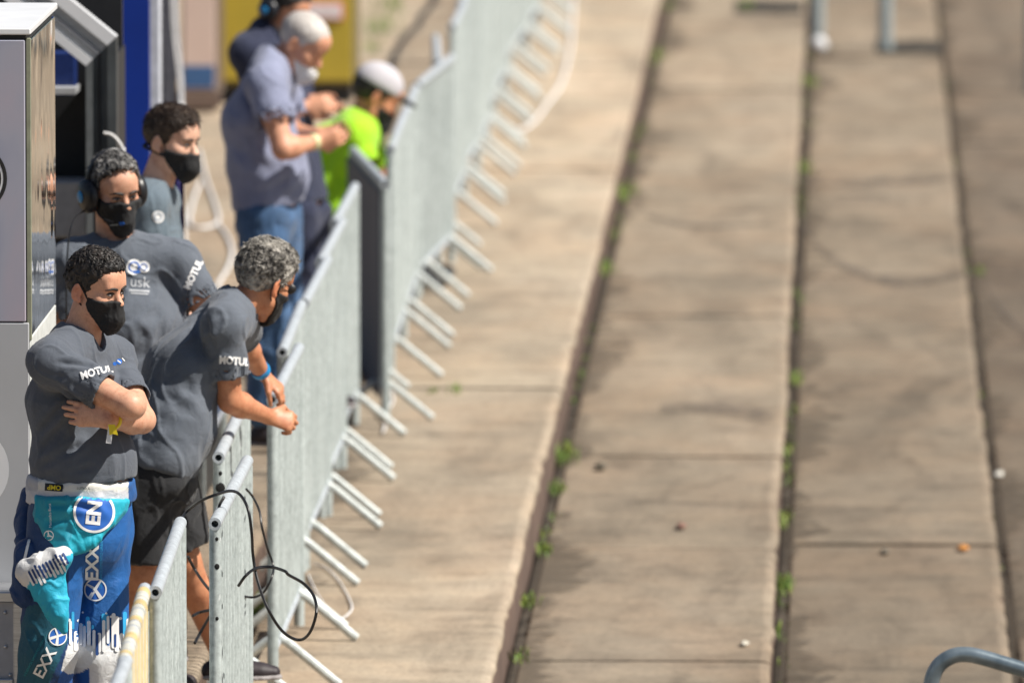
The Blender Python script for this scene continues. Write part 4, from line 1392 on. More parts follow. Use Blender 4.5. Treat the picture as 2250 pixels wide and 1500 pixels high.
hivis = fabric('hivis_green', (.36, .70, .015))
denim = fabric('denim', (.050, .115, .235), .35)
black_cloth = fabric('black_cloth', (.016, .017, .019))
short_cloth = fabric('shorts_black', (.017, .018, .021))
mask_black = fabric('mask_black', (.0085, .0085, .0095), .1, 1400, .75, wr=.15, sheen=.05)
mask_white = fabric('mask_white', (.72, .72, .72))
suit_cloth = fabric('suit_cloth', (1, 1, 1), .12, 500, .6, attr=True, wr=.35, sheen=.05)
white_print = plain('white_print', (.80, .80, .80), .6, 0, .04)
blue_print = plain('blue_print', (.015, .12, .48), .6, 0, .05)
cyan_print = plain('cyan_print', (.03, .36, .68), .6, 0, .08)
navy_print = plain('navy_print', (.010, .05, .20), .6, 0, .05)
yellow_print = plain('yellow_print', (.80, .62, .02), .5, 0, .05)
teal_print = plain('teal_print', (.02, .30, .34), .6, 0, .05)
black_print = plain('black_print', (.012, .012, .012), .5)
shoe_dark = plain('shoe_dark', (.025, .018, .022), .6, 0, .25, 40)
shoe_sole = plain('shoe_sole', (.30, .28, .28), .7, 0, .1)
blue_glow = plain('earcup_blue', (.01, .22, .50), .35, 0, .05)

hair_black = hair_mat('hair_black', (.006, .005, .005), (.040, .030, .024), .5)
hair_brown = hair_mat('hair_brown', (.022, .013, .009), (.075, .048, .032), .5)
hair_salt = hair_mat('hair_salt', (.013, .012, .012), (.34, .33, .32), .515, 60)
hair_pepper = hair_mat('hair_pepper', (.020, .016, .014), (.52, .49, .44), .50, 60)
hair_white = hair_mat('hair_white', (.36, .32, .29), (.66, .62, .58), .5)

def person(label, foot):
    r = empty('person', (float(foot[0]), float(foot[1]), Z0))
    return tag(r, label, 'person')

def joints(**k):
    J = {a: np.asarray(v, float) if isinstance(v, (list, tuple, np.ndarray)) else v for a, v in k.items()}
    J['fwd'] = nrm(J['fwd']); J['side'] = nrm(np.cross(J['fwd'], [0, 0, 1.0]))
    return J

def to_px(P, s=1):
    d = P - np.array([0, 0, CAM_H]); z = d @ _F
    return np.stack([1125 + FPX * (d @ _R) / z, 750 - FPX * (d @ _U) / z], 1)

def poly_sd(q, poly):
    """Signed distance (pixels, negative inside) to a polygon."""
    poly = np.asarray(poly, float); n = len(poly)
    d = np.full(len(q), 1e9); ins = np.zeros(len(q), bool)
    for i in range(n):
        a, b = poly[i], poly[(i + 1) % n]; ba = b - a
        t = np.clip(((q - a) @ ba) / (ba @ ba), 0, 1)
        d = np.minimum(d, np.linalg.norm(q - a - t[:, None] * ba, axis=1))
        c = ((a[1] > q[:, 1]) != (b[1] > q[:, 1])) & (q[:, 0] < (b[0] - a[0]) * (q[:, 1] - a[1]) / (b[1] - a[1] + 1e-12) + a[0])
        ins ^= c
    return np.where(ins, -d, d)

# ---------------------------------------------------------------- man with crossed arms and a racing suit folded to the waist
def man_crossed():
    Y = 36.5
    root = person('man in grey T-shirt and black mask, arms crossed, blue racing suit folded to his waist', w(150, 1740, Y))
    H = Head(w(209, 637, Y - .02), (.84, -.54), 9, 3, .955)
    J = joints(pelvis=w(178, 1100, Y), chest=w(160, 880, Y), neck=w(172, 744, Y), head=H.c, fwd=(.9, -.42, 0), bulk=1.0, belly=.135,
               shR=w(112, 797, Y - .19), shL=w(247, 790, Y + .17), elR=w(286, 892, Y - .30), elL=w(312, 922, Y - .04),
               wrR=w(298, 885, Y - .03), wrL=w(236, 922, Y - .27), hipR=w(132, 1135, Y - .08), hipL=w(220, 1135, Y + .08),
               knR=w(105, 1430, Y - .10), knL=w(218, 1440, Y + .05), anR=w(72, 1705, Y), anL=w(222, 1710, Y + .1))
    hl = hand_prims(J['wrL'], (-1, -.08, .22), (0, -1, .15), 1, .42, .98)
    hr = hand_prims(J['wrR'], (-.15, .95, -.2), (.9, .2, .2), -1, .4, .92)
    def tn(V, l, t):
        lips = np.zeros(len(V))
        t[(l[:, 2] > .03) & (l[:, 1] > .05) & (np.abs(l[:, 0]) < .05)] *= (1.05, 1.02, 1.0)
        ear = (np.abs(l[:, 0]) > .074) & (np.abs(l[:, 2]) < .045) & (np.abs(l[:, 1] + .015) < .04)
        t[ear] *= (1.0, .82, .80)
        return t
    hz = (H.c[2] - .16, H.c[2] + .16, .0030); hx = (H.c[0] - .14, H.c[0] + .14, .0034); hy_ = (H.c[1] - .14, H.c[1] + .14, .0034)
    az = (J['elL'][2] - .07, J['elL'][2] + .12, .0042); az2 = (J['wrL'][0] - .12, J['elL'][0] + .06, .0042); az3 = (J['wrL'][1] - .06, J['wrL'][1] + .3, .0042)
    _, _, _, fb = body_mesh(J, H, root, sk1, .008, 1.0, ((hx, az2), (hy_, az3), (hz, az)), [hl, hr], True, True, .056, 1.02, tn)
    make_eyes(H, root, hair_black, (-.25, -.02), fb, .0050)
    make_hair(H, root, hair_black, grow=.005, tufts=2600, length=.017, width=.0050, curl=1.0, comb=(0, .3, .1), lift=.55, top=.012, seed=5, noise=.004)
    make_mask(H, root, mask_black, seed=2)
    f = lambda a, b, wd, dp: (w(*a), w(*b), wd, dp)
    yn = Y - .27
    folds = [f((128, 796, yn), (228, 806, yn), .009, .007), f((132, 826, yn), (218, 838, yn), .008, .007), f((165, 780, yn), (232, 800, yn - .02), .008, .009), f((100, 850, yn), (195, 880, yn), .012, .010), f((150, 845, yn), (215, 862, yn), .008, .008),
             f((80, 1000, Y - .15), (170, 900, Y - .2), .013, .008), f((90, 1025, Y - .15), (205, 960, Y - .2), .012, .007), f((75, 960, Y - .15), (150, 880, Y - .2), .012, .008), f((95, 1045, Y - .15), (240, 1020, Y - .2), .011, .005), f((250, 770, Y), (264, 840, Y), .009, .009), f((236, 745, Y + .1), (275, 830, Y + .1), .009, .009), f((226, 740, Y), (246, 800, Y - .1), .008, .006),
             f((110, 735, Y - .2), (165, 742, Y - .2), .006, .003), f((95, 770, yn), (135, 745, yn), .006, .004)]
    shirt, sV, sF = shirt_mesh(J, root, shirt_grey, .010, .0052, .66, (.062, .064), w(180, 1054, Y), .066, folds, .0046, 3, vneck=.055)
    np_mesh('collar', *ring_sdf(J['neck'] + [0.0, 0, .012], nrm(H.c - J['neck']), .060, .0075, J['fwd']), black_cloth, shirt)
    bv = bvh_of(sV, sF)
    decal('sleeve_print', Flat().text('MOTUL', .034, bold=.04, width=.88), shirt, bv, 208, 812, Y, white_print, 17, .0035)
    decal('chest_print', Flat().disc((0, .006), .009).disc((0, -.010), .006), shirt, bv, 253, 786, Y, blue_print, -60)
    decal('chest_print', Flat().stroke([(-.006, .003), (.006, .008)], .0018).stroke([(-.004, .020), (.006, .022)], .0016), shirt, bv, 253, 786, Y, white_print, -60)
    # wristband with paper tag
    wb = MB(); wp = J['wrL'] + nrm(J['elL'] - J['wrL']) * .03
    dr = nrm(J['elL'] - J['wrL'])
    wb.tube([wp - dr * .007, wp + dr * .007], .0345, 18); wb_o = wb.build('wristband', yellow_print, root)
    t0 = w(246, 932, Y - .325)
    MB().add([t0 + [-.012, 0, 0], t0 + [.010, -.004, .0], t0 + [.020, -.008, -.034], t0 + [.004, -.006, -.030], t0 + [-.008, -.002, -.034]], [(0, 1, 2, 3, 4)]).build('tag', yellow_print, wb_o, False)
    MB().add([t0 + [-.012, .003, -.005], t0 + [.004, .001, -.005], t0 + [-.002, -.002, -.062], t0 + [-.020, .0, -.060]], [(0, 1, 2, 3)]).build('tag', white_print, wb_o, False)
    # racing suit: trousers
    P = [ecap(J['pelvis'] + [0, 0, -.10], J['pelvis'] + [0, 0, .005], J['side'], (.180, .150), (.178, .150), .05)]
    for a in 'LR':
        P += [cap(J['hip'+a], J['kn'+a], .098, .088, .035), cap(J['kn'+a], J['an'+a], .092, .078, .03)]
    P.append(half(J['pelvis'] + [0, 0, .035], (0, 0, 1)))
    V, F = sdf_mesh(P, .005)
    ff = [f((150, 1180, Y - .2), (150, 1330, Y - .2), .012, .008), f((240, 1150, Y - .2), (235, 1400, Y - .2), .012, .007), f((170, 1350, Y - .2), (270, 1335, Y - .2), .012, .007), f((170, 1290, Y - .2), (250, 1300, Y - .2), .010, .005), f((90, 1380, Y - .2), (60, 1480, Y - .2), .012, .006), f((180, 1430, Y - .2), (250, 1480, Y - .2), .010, .006), f((215, 1420, Y - .2), (185, 1490, Y - .2), .009, .006)]
    V = wrinkle(V, F, .0042, (8, 8, 4.5), ff, 8)
    q = to_px(V)
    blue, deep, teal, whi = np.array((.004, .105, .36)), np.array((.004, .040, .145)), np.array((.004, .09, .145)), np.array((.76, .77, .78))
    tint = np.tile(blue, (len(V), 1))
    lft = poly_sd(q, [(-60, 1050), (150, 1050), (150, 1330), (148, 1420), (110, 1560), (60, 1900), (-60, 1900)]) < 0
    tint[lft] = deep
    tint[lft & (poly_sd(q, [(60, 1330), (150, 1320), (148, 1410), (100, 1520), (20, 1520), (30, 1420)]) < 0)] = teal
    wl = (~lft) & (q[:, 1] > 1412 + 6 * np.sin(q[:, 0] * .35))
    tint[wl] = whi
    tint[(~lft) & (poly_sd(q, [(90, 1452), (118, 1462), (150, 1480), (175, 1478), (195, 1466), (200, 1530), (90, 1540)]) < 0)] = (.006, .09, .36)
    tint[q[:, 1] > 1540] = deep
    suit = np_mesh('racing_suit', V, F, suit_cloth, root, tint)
    bs = bvh_of(V, F)
    rr = random.Random(4)
    a_, b_, c_ = Flat(), Flat(), Flat()
    x = 148; m_px = 1 / 685
    def S(fl, x, y0, y1, r): fl.stroke([((x - 210) * m_px, (1400 - y0) * m_px), ((x - 210) * m_px, (1400 - y1) * m_px)], r * m_px)
    while x < 276:
        if rr.random() > .25: S(a_, x + rr.uniform(-2, 2), 1345 + rr.uniform(-6, 34), 1384 + rr.uniform(-8, 22), rr.uniform(2.6, 4.4))
        S(b_, x + 4 + rr.uniform(-2, 2), 1366 + rr.uniform(-22, 34), 1414 + rr.uniform(-4, 16), rr.uniform(2.8, 5.0))
        if rr.random() > .45: S(c_, x + rr.uniform(0, 5), 1404 + rr.uniform(-14, 6), 1422 + rr.uniform(-8, 16), rr.uniform(2.2, 3.6))
        if rr.random() > .5: b_.disc(((x - 210) * m_px, (1400 - 1352 - rr.uniform(-8, 14)) * m_px), rr.uniform(2.2, 3.6) * m_px, 0, 12, 1)
        x += rr.uniform(7.5, 12.5)
    _d1 = decal('drip_print', a_, suit, bs, 210, 1400, Y, cyan_print, 0, .003)
    _d2 = decal('drip_print', b_, suit, bs, 210, 1400, Y, white_print, 0, .0045)
    _d3 = decal('drip_print', c_, suit, bs, 210, 1400, Y, navy_print, 0, .006)
    decal('leg_print', Flat().text('EXX', .056, bold=.03, width=1.05), suit, bs, 199, 1236, Y, white_print, 88, .004)
    decal('leg_print', Flat().text('DESENVOLVIMENTO URBANO', .0125), suit, bs, 218, 1232, Y, cyan_print, 88, .004)
    def xlogo(px, py, rot, k=1.0, bs_=bs, par=suit):
        decal('round_emblem', Flat().disc((0, 0), .033*k), par, bs_, px, py, Y, blue_print, rot, .003)
        decal('round_emblem', Flat().disc((0, 0), .037*k, .0325*k, 30, 1).stroke([(-.022*k, -.022*k), (.0, .002*k), (.022*k, .026*k)], (.006*k, .0035*k)).stroke([(-.024*k, .022*k), (-.002*k, .004*k), (.012*k, -.028*k)], (.003*k, .006*k)), par, bs_, px, py, Y, white_print, rot, .0045)
    xlogo(204, 1294, 10)
    xlogo(122, 1398, -30, .8)
    decal('leg_print', Flat().text('EXX', .052, bold=.02), suit, bs, 94, 1458, Y, white_print, 62, .004)
    decal('leg_print', Flat().text('DESENVOLVIMENTO URBANO', .011), suit, bs, 72, 1440, Y, teal_print, 62, .004)
    # waist roll and label band
    c = J['pelvis']
    def ring(z0, z1, a, b, off=0):
        return ecap(c + [0, 0, z0] + J['fwd'] * off, c + [0, 0, z1] + J['fwd'] * off, J['side'], (a, b), (a, b), .01)
    zc = lambda py: w(180, py, Y)[2] - c[2]
    P = [ecap(c + [0, 0, zc(1085)], c + [0, 0, zc(1066)], J['side'], (.194, .170), (.194, .170), .02), half(c + [0, 0, zc(1047)], (.06, 0, 1), .012), half(c + [0, 0, zc(1102)], (0, 0, -1), .01)]
    V, F = sdf_mesh(P, .006); V = wrinkle(V, F, .004, (16, 16, 30), (), 5)
    q = to_px(V)
    t = np.tile(np.array((.74, .73, .68)), (len(V), 1)); t[q[:, 0] < 84] = (.45, .47, .52); t[(q[:, 1] > 1078)] = (.62, .62, .66); t[q[:, 0] > 282] = (.01, .09, .3)
    roll = np_mesh('waist_roll', V, F, suit_cloth, suit, t)
    br = bvh_of(V, F)
    decal('waist_label', Flat().rect(-.029, -.012, .029, .012), roll, br, 113, 1067, Y, black_print, -4, .003)
    decal('waist_label', Flat().text('OMP', .021, bold=.03), roll, br, 114, 1067, Y, yellow_print, 176, .0048)
    decal('waist_label', Flat().text('LUTUKA', .011, (.02, 0)).text('I', .014, (-.045, 0)), roll, br, 165, 1069, Y, black_print, -3, .003)
    # folded-down upper part, hanging sleeve ends
    P = [ecap(c + [0, 0, -.15], c + [0, 0, -.005], J['side'], (.222, .200), (.212, .188), .03),
         cut(lambda Q: poly_sd(to_px(Q), [(80, 1090), (284, 1098), (276, 1122), (262, 1140), (232, 1170), (206, 1200), (180, 1214), (150, 1219), (128, 1212), (96, 1178), (74, 1130)]) / 685, .012), half(c + [0, .06, 0], (0, 1, 0))]
    V, F = sdf_mesh(P, .005)
    V = wrinkle(V, F, .005, (14, 14, 12), [f((90, 1108, Y - .2), (190, 1112, Y - .2), .009, .006), f((150, 1102, Y - .2), (240, 1130, Y - .2), .010, .005), f((95, 1150, Y - .2), (170, 1135, Y - .2), .010, .005), f((130, 1205, Y - .2), (230, 1165, Y - .2), .010, .005)], 9)
    q = to_px(V)
    t = np.tile(np.array((.006, .42, .56)), (len(V), 1))
    t[poly_sd(q, [(80, 1085), (180, 1085), (160, 1150), (156, 1188), (84, 1190), (70, 1130)]) < 0] = (.005, .30, .42)
    ap = np_mesh('folded_top', V, F, suit_cloth, suit, t)
    ba = bvh_of(V, F)
    decal('round_emblem', Flat().disc((0, 0), .060, 0, 36, 9), ap, ba, 203, 1122, Y, blue_print, 0, .0045)
    decal('round_emblem', Flat().disc((0, 0), .067, .059, 48, 2), ap, ba, 203, 1122, Y, white_print, 0, .0052)
    decal('round_emblem', Flat().text('EN', .062, bold=.04), ap, ba, 204, 1124, Y, white_print, 84, .0065)
    decal('star_emblem', Flat().disc((0, 0), .0165, .0135, 26, 1).stroke([(0, 0), (0, .0145)], (.003, .0012)).stroke([(0, 0), (.0125, -.0072)], (.003, .0012)).stroke([(0, 0), (-.0125, -.0072)], (.003, .0012)), ap, ba, 102, 1174, Y, white_print, 10, .004)
    decal('side_print', Flat().text('Mercedes-Benz', .0125), ap, ba, 105, 1130, Y, white_print, 92, .004)
    P = [ecap(w(92, 1246, Y - .24), w(128, 1352, Y - .25), (1, 0, .25), (.078, .034), (.030, .030), .02), cap(w(60, 1250, Y - .23), w(136, 1222, Y - .25), .026, .028, .04), cap(w(128, 1330, Y - .25), w(142, 1384, Y - .25), .026, .012, .03)]
    V, F = sdf_mesh(P, .005); V = wrinkle(V, F, .006, (16, 16, 14), [f((70, 1225, Y - .3), (90, 1262, Y - .3), .008, .006), f((110, 1215, Y - .3), (135, 1240, Y - .3), .008, .005), f((95, 1290, Y - .3), (140, 1360, Y - .3), .010, .006)], 11)
    q = to_px(V); t = np.tile(np.array((.010, .42, .62)), (len(V), 1))
    t[poly_sd(q, [(20, 1235), (60, 1195), (160, 1190), (160, 1215), (120, 1228), (80, 1258), (58, 1290), (20, 1290)]) < 0] = (.74, .74, .74)
    sl_ = np_mesh('hanging_sleeve', V, F, suit_cloth, suit, t); b2 = bvh_of(V, F)
    d1, d2 = Flat(), Flat()
    for i in range(11):
        xx = -.062 + .0125 * i
        d1.stroke([(xx, .014 + rr.uniform(-.006, .010)), (xx, -.020 - rr.uniform(0, .02))], .0042)
        d2.stroke([(xx + .006, .030 - rr.uniform(0, .01)), (xx + .006, -.004 - rr.uniform(0, .014))], .0036)
    _d4 = decal('drip_print', d1, sl_, b2, 100, 1250, Y, white_print, 27, .003)
    _d5 = decal('drip_print', d2, sl_, b2, 100, 1250, Y, navy_print, 27, .004)

    P = [ecap(w(66, 1092, Y + .08), w(60, 1150, Y + .08), (1, 0, 0), (.030, .04), (.034, .04), .02), ecap(w(58, 1150, Y + .06), w(58, 1225, Y - .0), (1, 0, 0), (.034, .05), (.034, .05), .03), cap(w(64, 1215, Y - .12), w(60, 1300, Y - .12), .046, .050, .03)]
    V, F = sdf_mesh(P, .006); V = wrinkle(V, F, .006, (16, 16, 12), (), 13)
    s3 = np_mesh('hanging_sleeve', V, F, suit_cloth, suit, np.tile(np.array((.004, .040, .15)), (len(V), 1))); b3 = bvh_of(V, F)
    decal('piping', Flat().stroke([(-.008, .075), (-.006, .03), (.012, .0), (.012, -.05)], .004), s3, b3, 74, 1185, Y, white_print, 0, .003)
    decal('piping', Flat().stroke([(.008, .03), (-.006, -.03)], .0045), s3, b3, 52, 1205, Y, white_print, 0, .003)
    # long back pocket flap of the suit seen on the right hip
    P = [ecap(w(281, 1098, Y + .12), w(279, 1180, Y + .12), (1, 0, 0), (.014, .05), (.010, .04), .02)]
    V, F = sdf_mesh(P, .005); np_mesh('hip_flap', V, F, suit_cloth, suit, np.tile(np.array((.006, .16, .30)), (len(V), 1)))
    for a in 'LR': shoe_mesh(J['an'+a], (.8, -.5), shoe_dark, shoe_sole, root, sole_z=Z0 + .002)

def ring_sdf(c, ax_, R, r, fwd):
    """Torus used for ribbed collars."""
    c, ax_ = np.asarray(c, float), nrm(ax_)
    def fn(P):
        d = P - c; t = d @ ax_
        rad = np.linalg.norm(d - t[:, None] * ax_, axis=1)
        return np.sqrt((rad - R) ** 2 + (t * .6) ** 2) - r
    return sdf_mesh([Prim(fn, c, R + r + .005, .005)], .0045)

def headset(H, label, cup_mat, disc_mat, grp=None, cord=None, big=1.0):
    r = empty('headset', H.p(0, 0, .1)); tag(r, label, 'headset')
    m = MB(); m.tube([H.p(.094*math.cos(a), -.02, .018 + .132*math.sin(a)) for a in np.linspace(.0, math.pi, 17)], .011, 8); m.build('headband', cup_mat, r)
    for sg in (-1, 1):
        pts = [H.p(sg*(.074 + .010*i), -.012, -.002) for i in range(6)]
        m = MB(); m.tube(pts, [x*big for x in (.038, .049, .050, .048, .040, .016)], 20); c = m.build('ear_cup', cup_mat, r)
        m = MB(); m.tube([H.p(sg*(.074 + .051*1.0), -.012, -.002), H.p(sg*.130, -.012, -.002)], [.018*big, .012*big], 16); m.build('cup_badge', disc_mat, c)
    m = MB(); m.tube(spline([H.p(.085, .02, -.03), H.p(.08, .06, -.06), H.p(.05, .10, -.075)], 5), .0035, 6); m.build('microphone_boom', cup_mat, r)
    if cord:
        m = MB(); m.tube(spline(cord, 6), .0035, 6); m.build('cord', cup_mat, r)
    return r

def trousers(J, root, mat, off=.014, h=.0075, name='trousers', cuts=None, r=(.090, .066, .062, .050), amp=.005, seed=1, waist=None, s=1.0):
    P = [ecap(J['pelvis'] + [0, 0, -.07], J['pelvis'] + [0, 0, .05], J['side'], (.156*s+off, .114*s+off), (.142*s, .096*s), .05)]
    for a in 'LR': P += leg_prims(J['hip'+a], J['kn'+a], J['an'+a], off, s, r)
    if cuts:
        for a, frac in cuts.items():
            kn, hp = J['kn'+a], J['hip'+a]; e = hp + (kn - hp) * frac; d = nrm(kn - hp)
            def fn(Q, e=e, d=d):
                t = (Q - e) @ d; rad = np.linalg.norm(Q - e - t[:, None]*d, axis=1)
                below = (Q - J['kn'+a]) @ d
                return np.where(rad < .17, t, np.minimum(t, -.02))
            P.append(cut(fn, .003))
            P.append(half(e + d * .04, d))
    up_ = nrm(J['chest'] - J['pelvis']); P.append(half(J['pelvis'] + up_ * .03, up_))
    V, F = sdf_mesh(P, h); V = wrinkle(V, F, amp, (11, 11, 7), (), seed)
    return np_mesh(name, V, F, mat, root), V, F

# ---------------------------------------------------------------- headset man
def man_headset():
    Y = 40.25
    root = person('man in grey T-shirt with black headset and mask standing behind the crossed-arms man', w(300, 1600, Y))
    H = Head(w(250, 425, Y), (.50, -.87), 10, 4, 1.02)
    J = joints(pelvis=w(300, 990, Y), chest=w(288, 720, Y), neck=w(252, 545, Y + .02), head=H.c, fwd=(.30, -.95, 0), bulk=1.08, belly=.12,
               shR=w(160, 578, Y - .02), shL=w(388, 578, Y + .05), elR=w(128, 760, Y + .02), elL=w(468, 712, Y + .02), wrR=w(165, 900, Y - .18), wrL=w(405, 820, Y - .18),
               hipR=w(250, 1040, Y), hipL=w(350, 1040, Y), knR=w(250, 1310, Y), knL=w(355, 1310, Y), anR=w(245, 1545, Y + .02), anL=w(360, 1545, Y + .02))
    hz = (H.c[2] - .15, H.c[2] + .16, .0036); hx = (H.c[0] - .14, H.c[0] + .14, .004); hy_ = (H.c[1] - .14, H.c[1] + .14, .004)
    _, _, _, fb = body_mesh(J, H, root, sk1, .009, 1.0, ((hx,), (hy_,), (hz,)), [hand_prims(J['wrR'], (.6, -.3, -.7), (-.5, -.8, 0), 1, .5), hand_prims(J['wrL'], (-.8, -.3, -.3), (.3, -.9, .2), 1, .5)], True, True, .06)
    make_eyes(H, root, hair_black, (-.1, -.05), fb, .0045)
    make_hair(H, root, hair_salt, grow=.008, tufts=2400, length=.028, width=.0050, curl=.9, comb=(0, .2, .1), lift=.5, top=.014, seed=8, noise=.004, kind='high')
    mk = make_mask(H, root, mask_black, top=-.004, grow=.006, seed=6)
    b = bvh_from_obj(mk)
    decal('mask_print', Flat().stroke([(-.035, -.002), (.008, 0)], .0022), mk, b, 250, 483, Y, plain('print_grey', (.30, .32, .32), .6), 0)
    decal('mask_print', Flat().disc((0, 0), .0065).disc((.008, .001), .0055), mk, b, 262, 481, Y, blue_print, 0)
    f = lambda a, b_, wd, dp: (w(*a, Y - .12), w(*b_, Y - .12), wd, dp)
    sh_, V, F = shirt_mesh(J, root, shirt_grey2, .012, .0065, .66, (.072, .080), w(300, 1010, Y), .072, [f((370, 590), (375, 700), .016, .010), f((345, 560), (352, 690), .015, .006), f((395, 600), (405, 690), .013, .008), f((325, 560), (322, 660), .013, .004), f((420, 610), (432, 660), .010, .006), f((250, 700), (330, 740), .02, .006), f((260, 640), (230, 720), .02, .004)], .0060, 5)
    np_mesh('collar', *ring_sdf(J['neck'] + [0, 0, .014], nrm(H.c - J['neck']), .069, .008, J['fwd']), black_cloth, sh_)
    bv = bvh_of(V, F)
    decal('chest_print', Flat().disc((-.014, 0), .028).disc((.020, .002), .021), sh_, bv, 300, 577, Y, white_print, -3)
    decal('chest_print', Flat().disc((-.014, 0), .020, .015, 24, 1).disc((.020, .002), .013, .010, 20, 1).stroke([(-.012, -.018), (.004, -.016)], .005), sh_, bv, 300, 577, Y, blue_print, -3, .004)
    decal('chest_print', Flat().text('usk', .052, bold=.01).rect(-.036, -.033, .036, -.026).rect(-.030, -.042, .032, -.037), sh_, bv, 304, 611, Y, plain('print_silver', (.40, .42, .45), .6), -3)
    decal('sleeve_print', Flat().text('MOTUL', .034, bold=.05), sh_, bv, 424, 592, Y, white_print, 64)
    trousers(J, root, black_cloth)
    for a in 'LR': shoe_mesh(J['an'+a], (.3, -.9), shoe_dark, shoe_sole, root, sole_z=Z0 + .002)
    hs = headset(H, 'black over-ear headset with boom worn by the man in grey with salt-and-pepper hair', plain('headset_black', (.010, .010, .012), .4), blue_glow, big=1.25,
            cord=[H.p(.10, -.01, -.05), w(166, 478, Y - .12), w(152, 520, Y - .16), w(146, 600, Y - .18), w(146, 700, Y - .18)])

def bvh_from_obj(o):
    me = o.data
    V = np.empty(len(me.vertices) * 3, np.float32); me.vertices.foreach_get('co', V)
    return BVHTree.FromPolygons([tuple(v) for v in V.reshape(-1, 3)], [tuple(p.vertices) for p in me.polygons])

# ---------------------------------------------------------------- brown-haired man
def man_brown():
    Y = 42.3
    root = person('brown-haired man in steel grey shirt and black mask looking right before the blue partition', w(330, 1380, Y))
    H = Head(w(376, 313, Y), (.90, -.44), 7, 0, 1.0)
    J = joints(pelvis=w(322, 800, Y), chest=w(322, 560, Y), neck=w(335, 415, Y), head=H.c, fwd=(.93, -.36, 0), bulk=.93,
               shR=w(325, 452, Y - .17), shL=w(352, 440, Y + .17), elR=w(338, 625, Y - .20), elL=w(372, 610, Y + .2), wrR=w(395, 755, Y - .16), wrL=w(420, 745, Y + .1),
               hipR=w(312, 830, Y - .08), hipL=w(335, 830, Y + .08), knR=w(312, 1090, Y - .08), knL=w(340, 1090, Y + .08), anR=w(305, 1320, Y - .08), anL=w(335, 1320, Y + .08))
    hz = (H.c[2] - .15, H.c[2] + .16, .0042); hx = (H.c[0] - .14, H.c[0] + .14, .0044); hy_ = (H.c[1] - .14, H.c[1] + .14, .0044)
    _, _, _, fb = body_mesh(J, H, root, sk2, .009, 1.0, ((hx,), (hy_,), (hz,)), [hand_prims(J['wrR'], (.9, 0, -.3), (0, -1, .1), 1, .5), hand_prims(J['wrL'], (.9, 0, -.3), (0, 1, .1), 1, .5)], True, True, .058)
    make_eyes(H, root, hair_brown, (.1, -.02), fb)
    make_hair(H, root, hair_brown, grow=.006, tufts=2000, length=.034, width=.0045, curl=.28, comb=(.25, .6, .05), lift=.22, top=.008, seed=9, noise=.0015)
    make_mask(H, root, mask_black, top=-.022, grow=.009, back=.012, seed=9)
    m = MB(); m.tube(spline([H.p(.066, .02, -.045), H.p(.078, -.03, -.03), H.p(.05, -.085, -.025), H.p(0, -.10, -.02)], 5), .007, 6); m.build('mask_strap', mask_black, root)
    sh_, V, F = shirt_mesh(J, root, shirt_steel, .010, .0075, .62, (.066, .072), w(322, 820, Y), .068, (), .005, 7)
    np_mesh('collar', *ring_sdf(J['neck'] + [0, 0, .014], nrm(H.c - J['neck']), .064, .010, J['fwd']), black_cloth, sh_)
    bv = bvh_of(V, F)
    decal('sleeve_print', Flat().disc((-.012, 0), .022).rect(.008, -.006, .042, .008), sh_, bv, 353, 468, Y, white_print, 8)
    decal('sleeve_print', Flat().disc((-.012, 0), .015, .011, 20, 1), sh_, bv, 353, 468, Y, plain('print_blue_grey', (.2, .27, .34), .6), 8, .004)
    trousers(J, root, black_cloth)
    for a in 'LR': shoe_mesh(J['an'+a], (.9, -.3), shoe_dark, shoe_sole, root, sole_z=Z0 + .002)

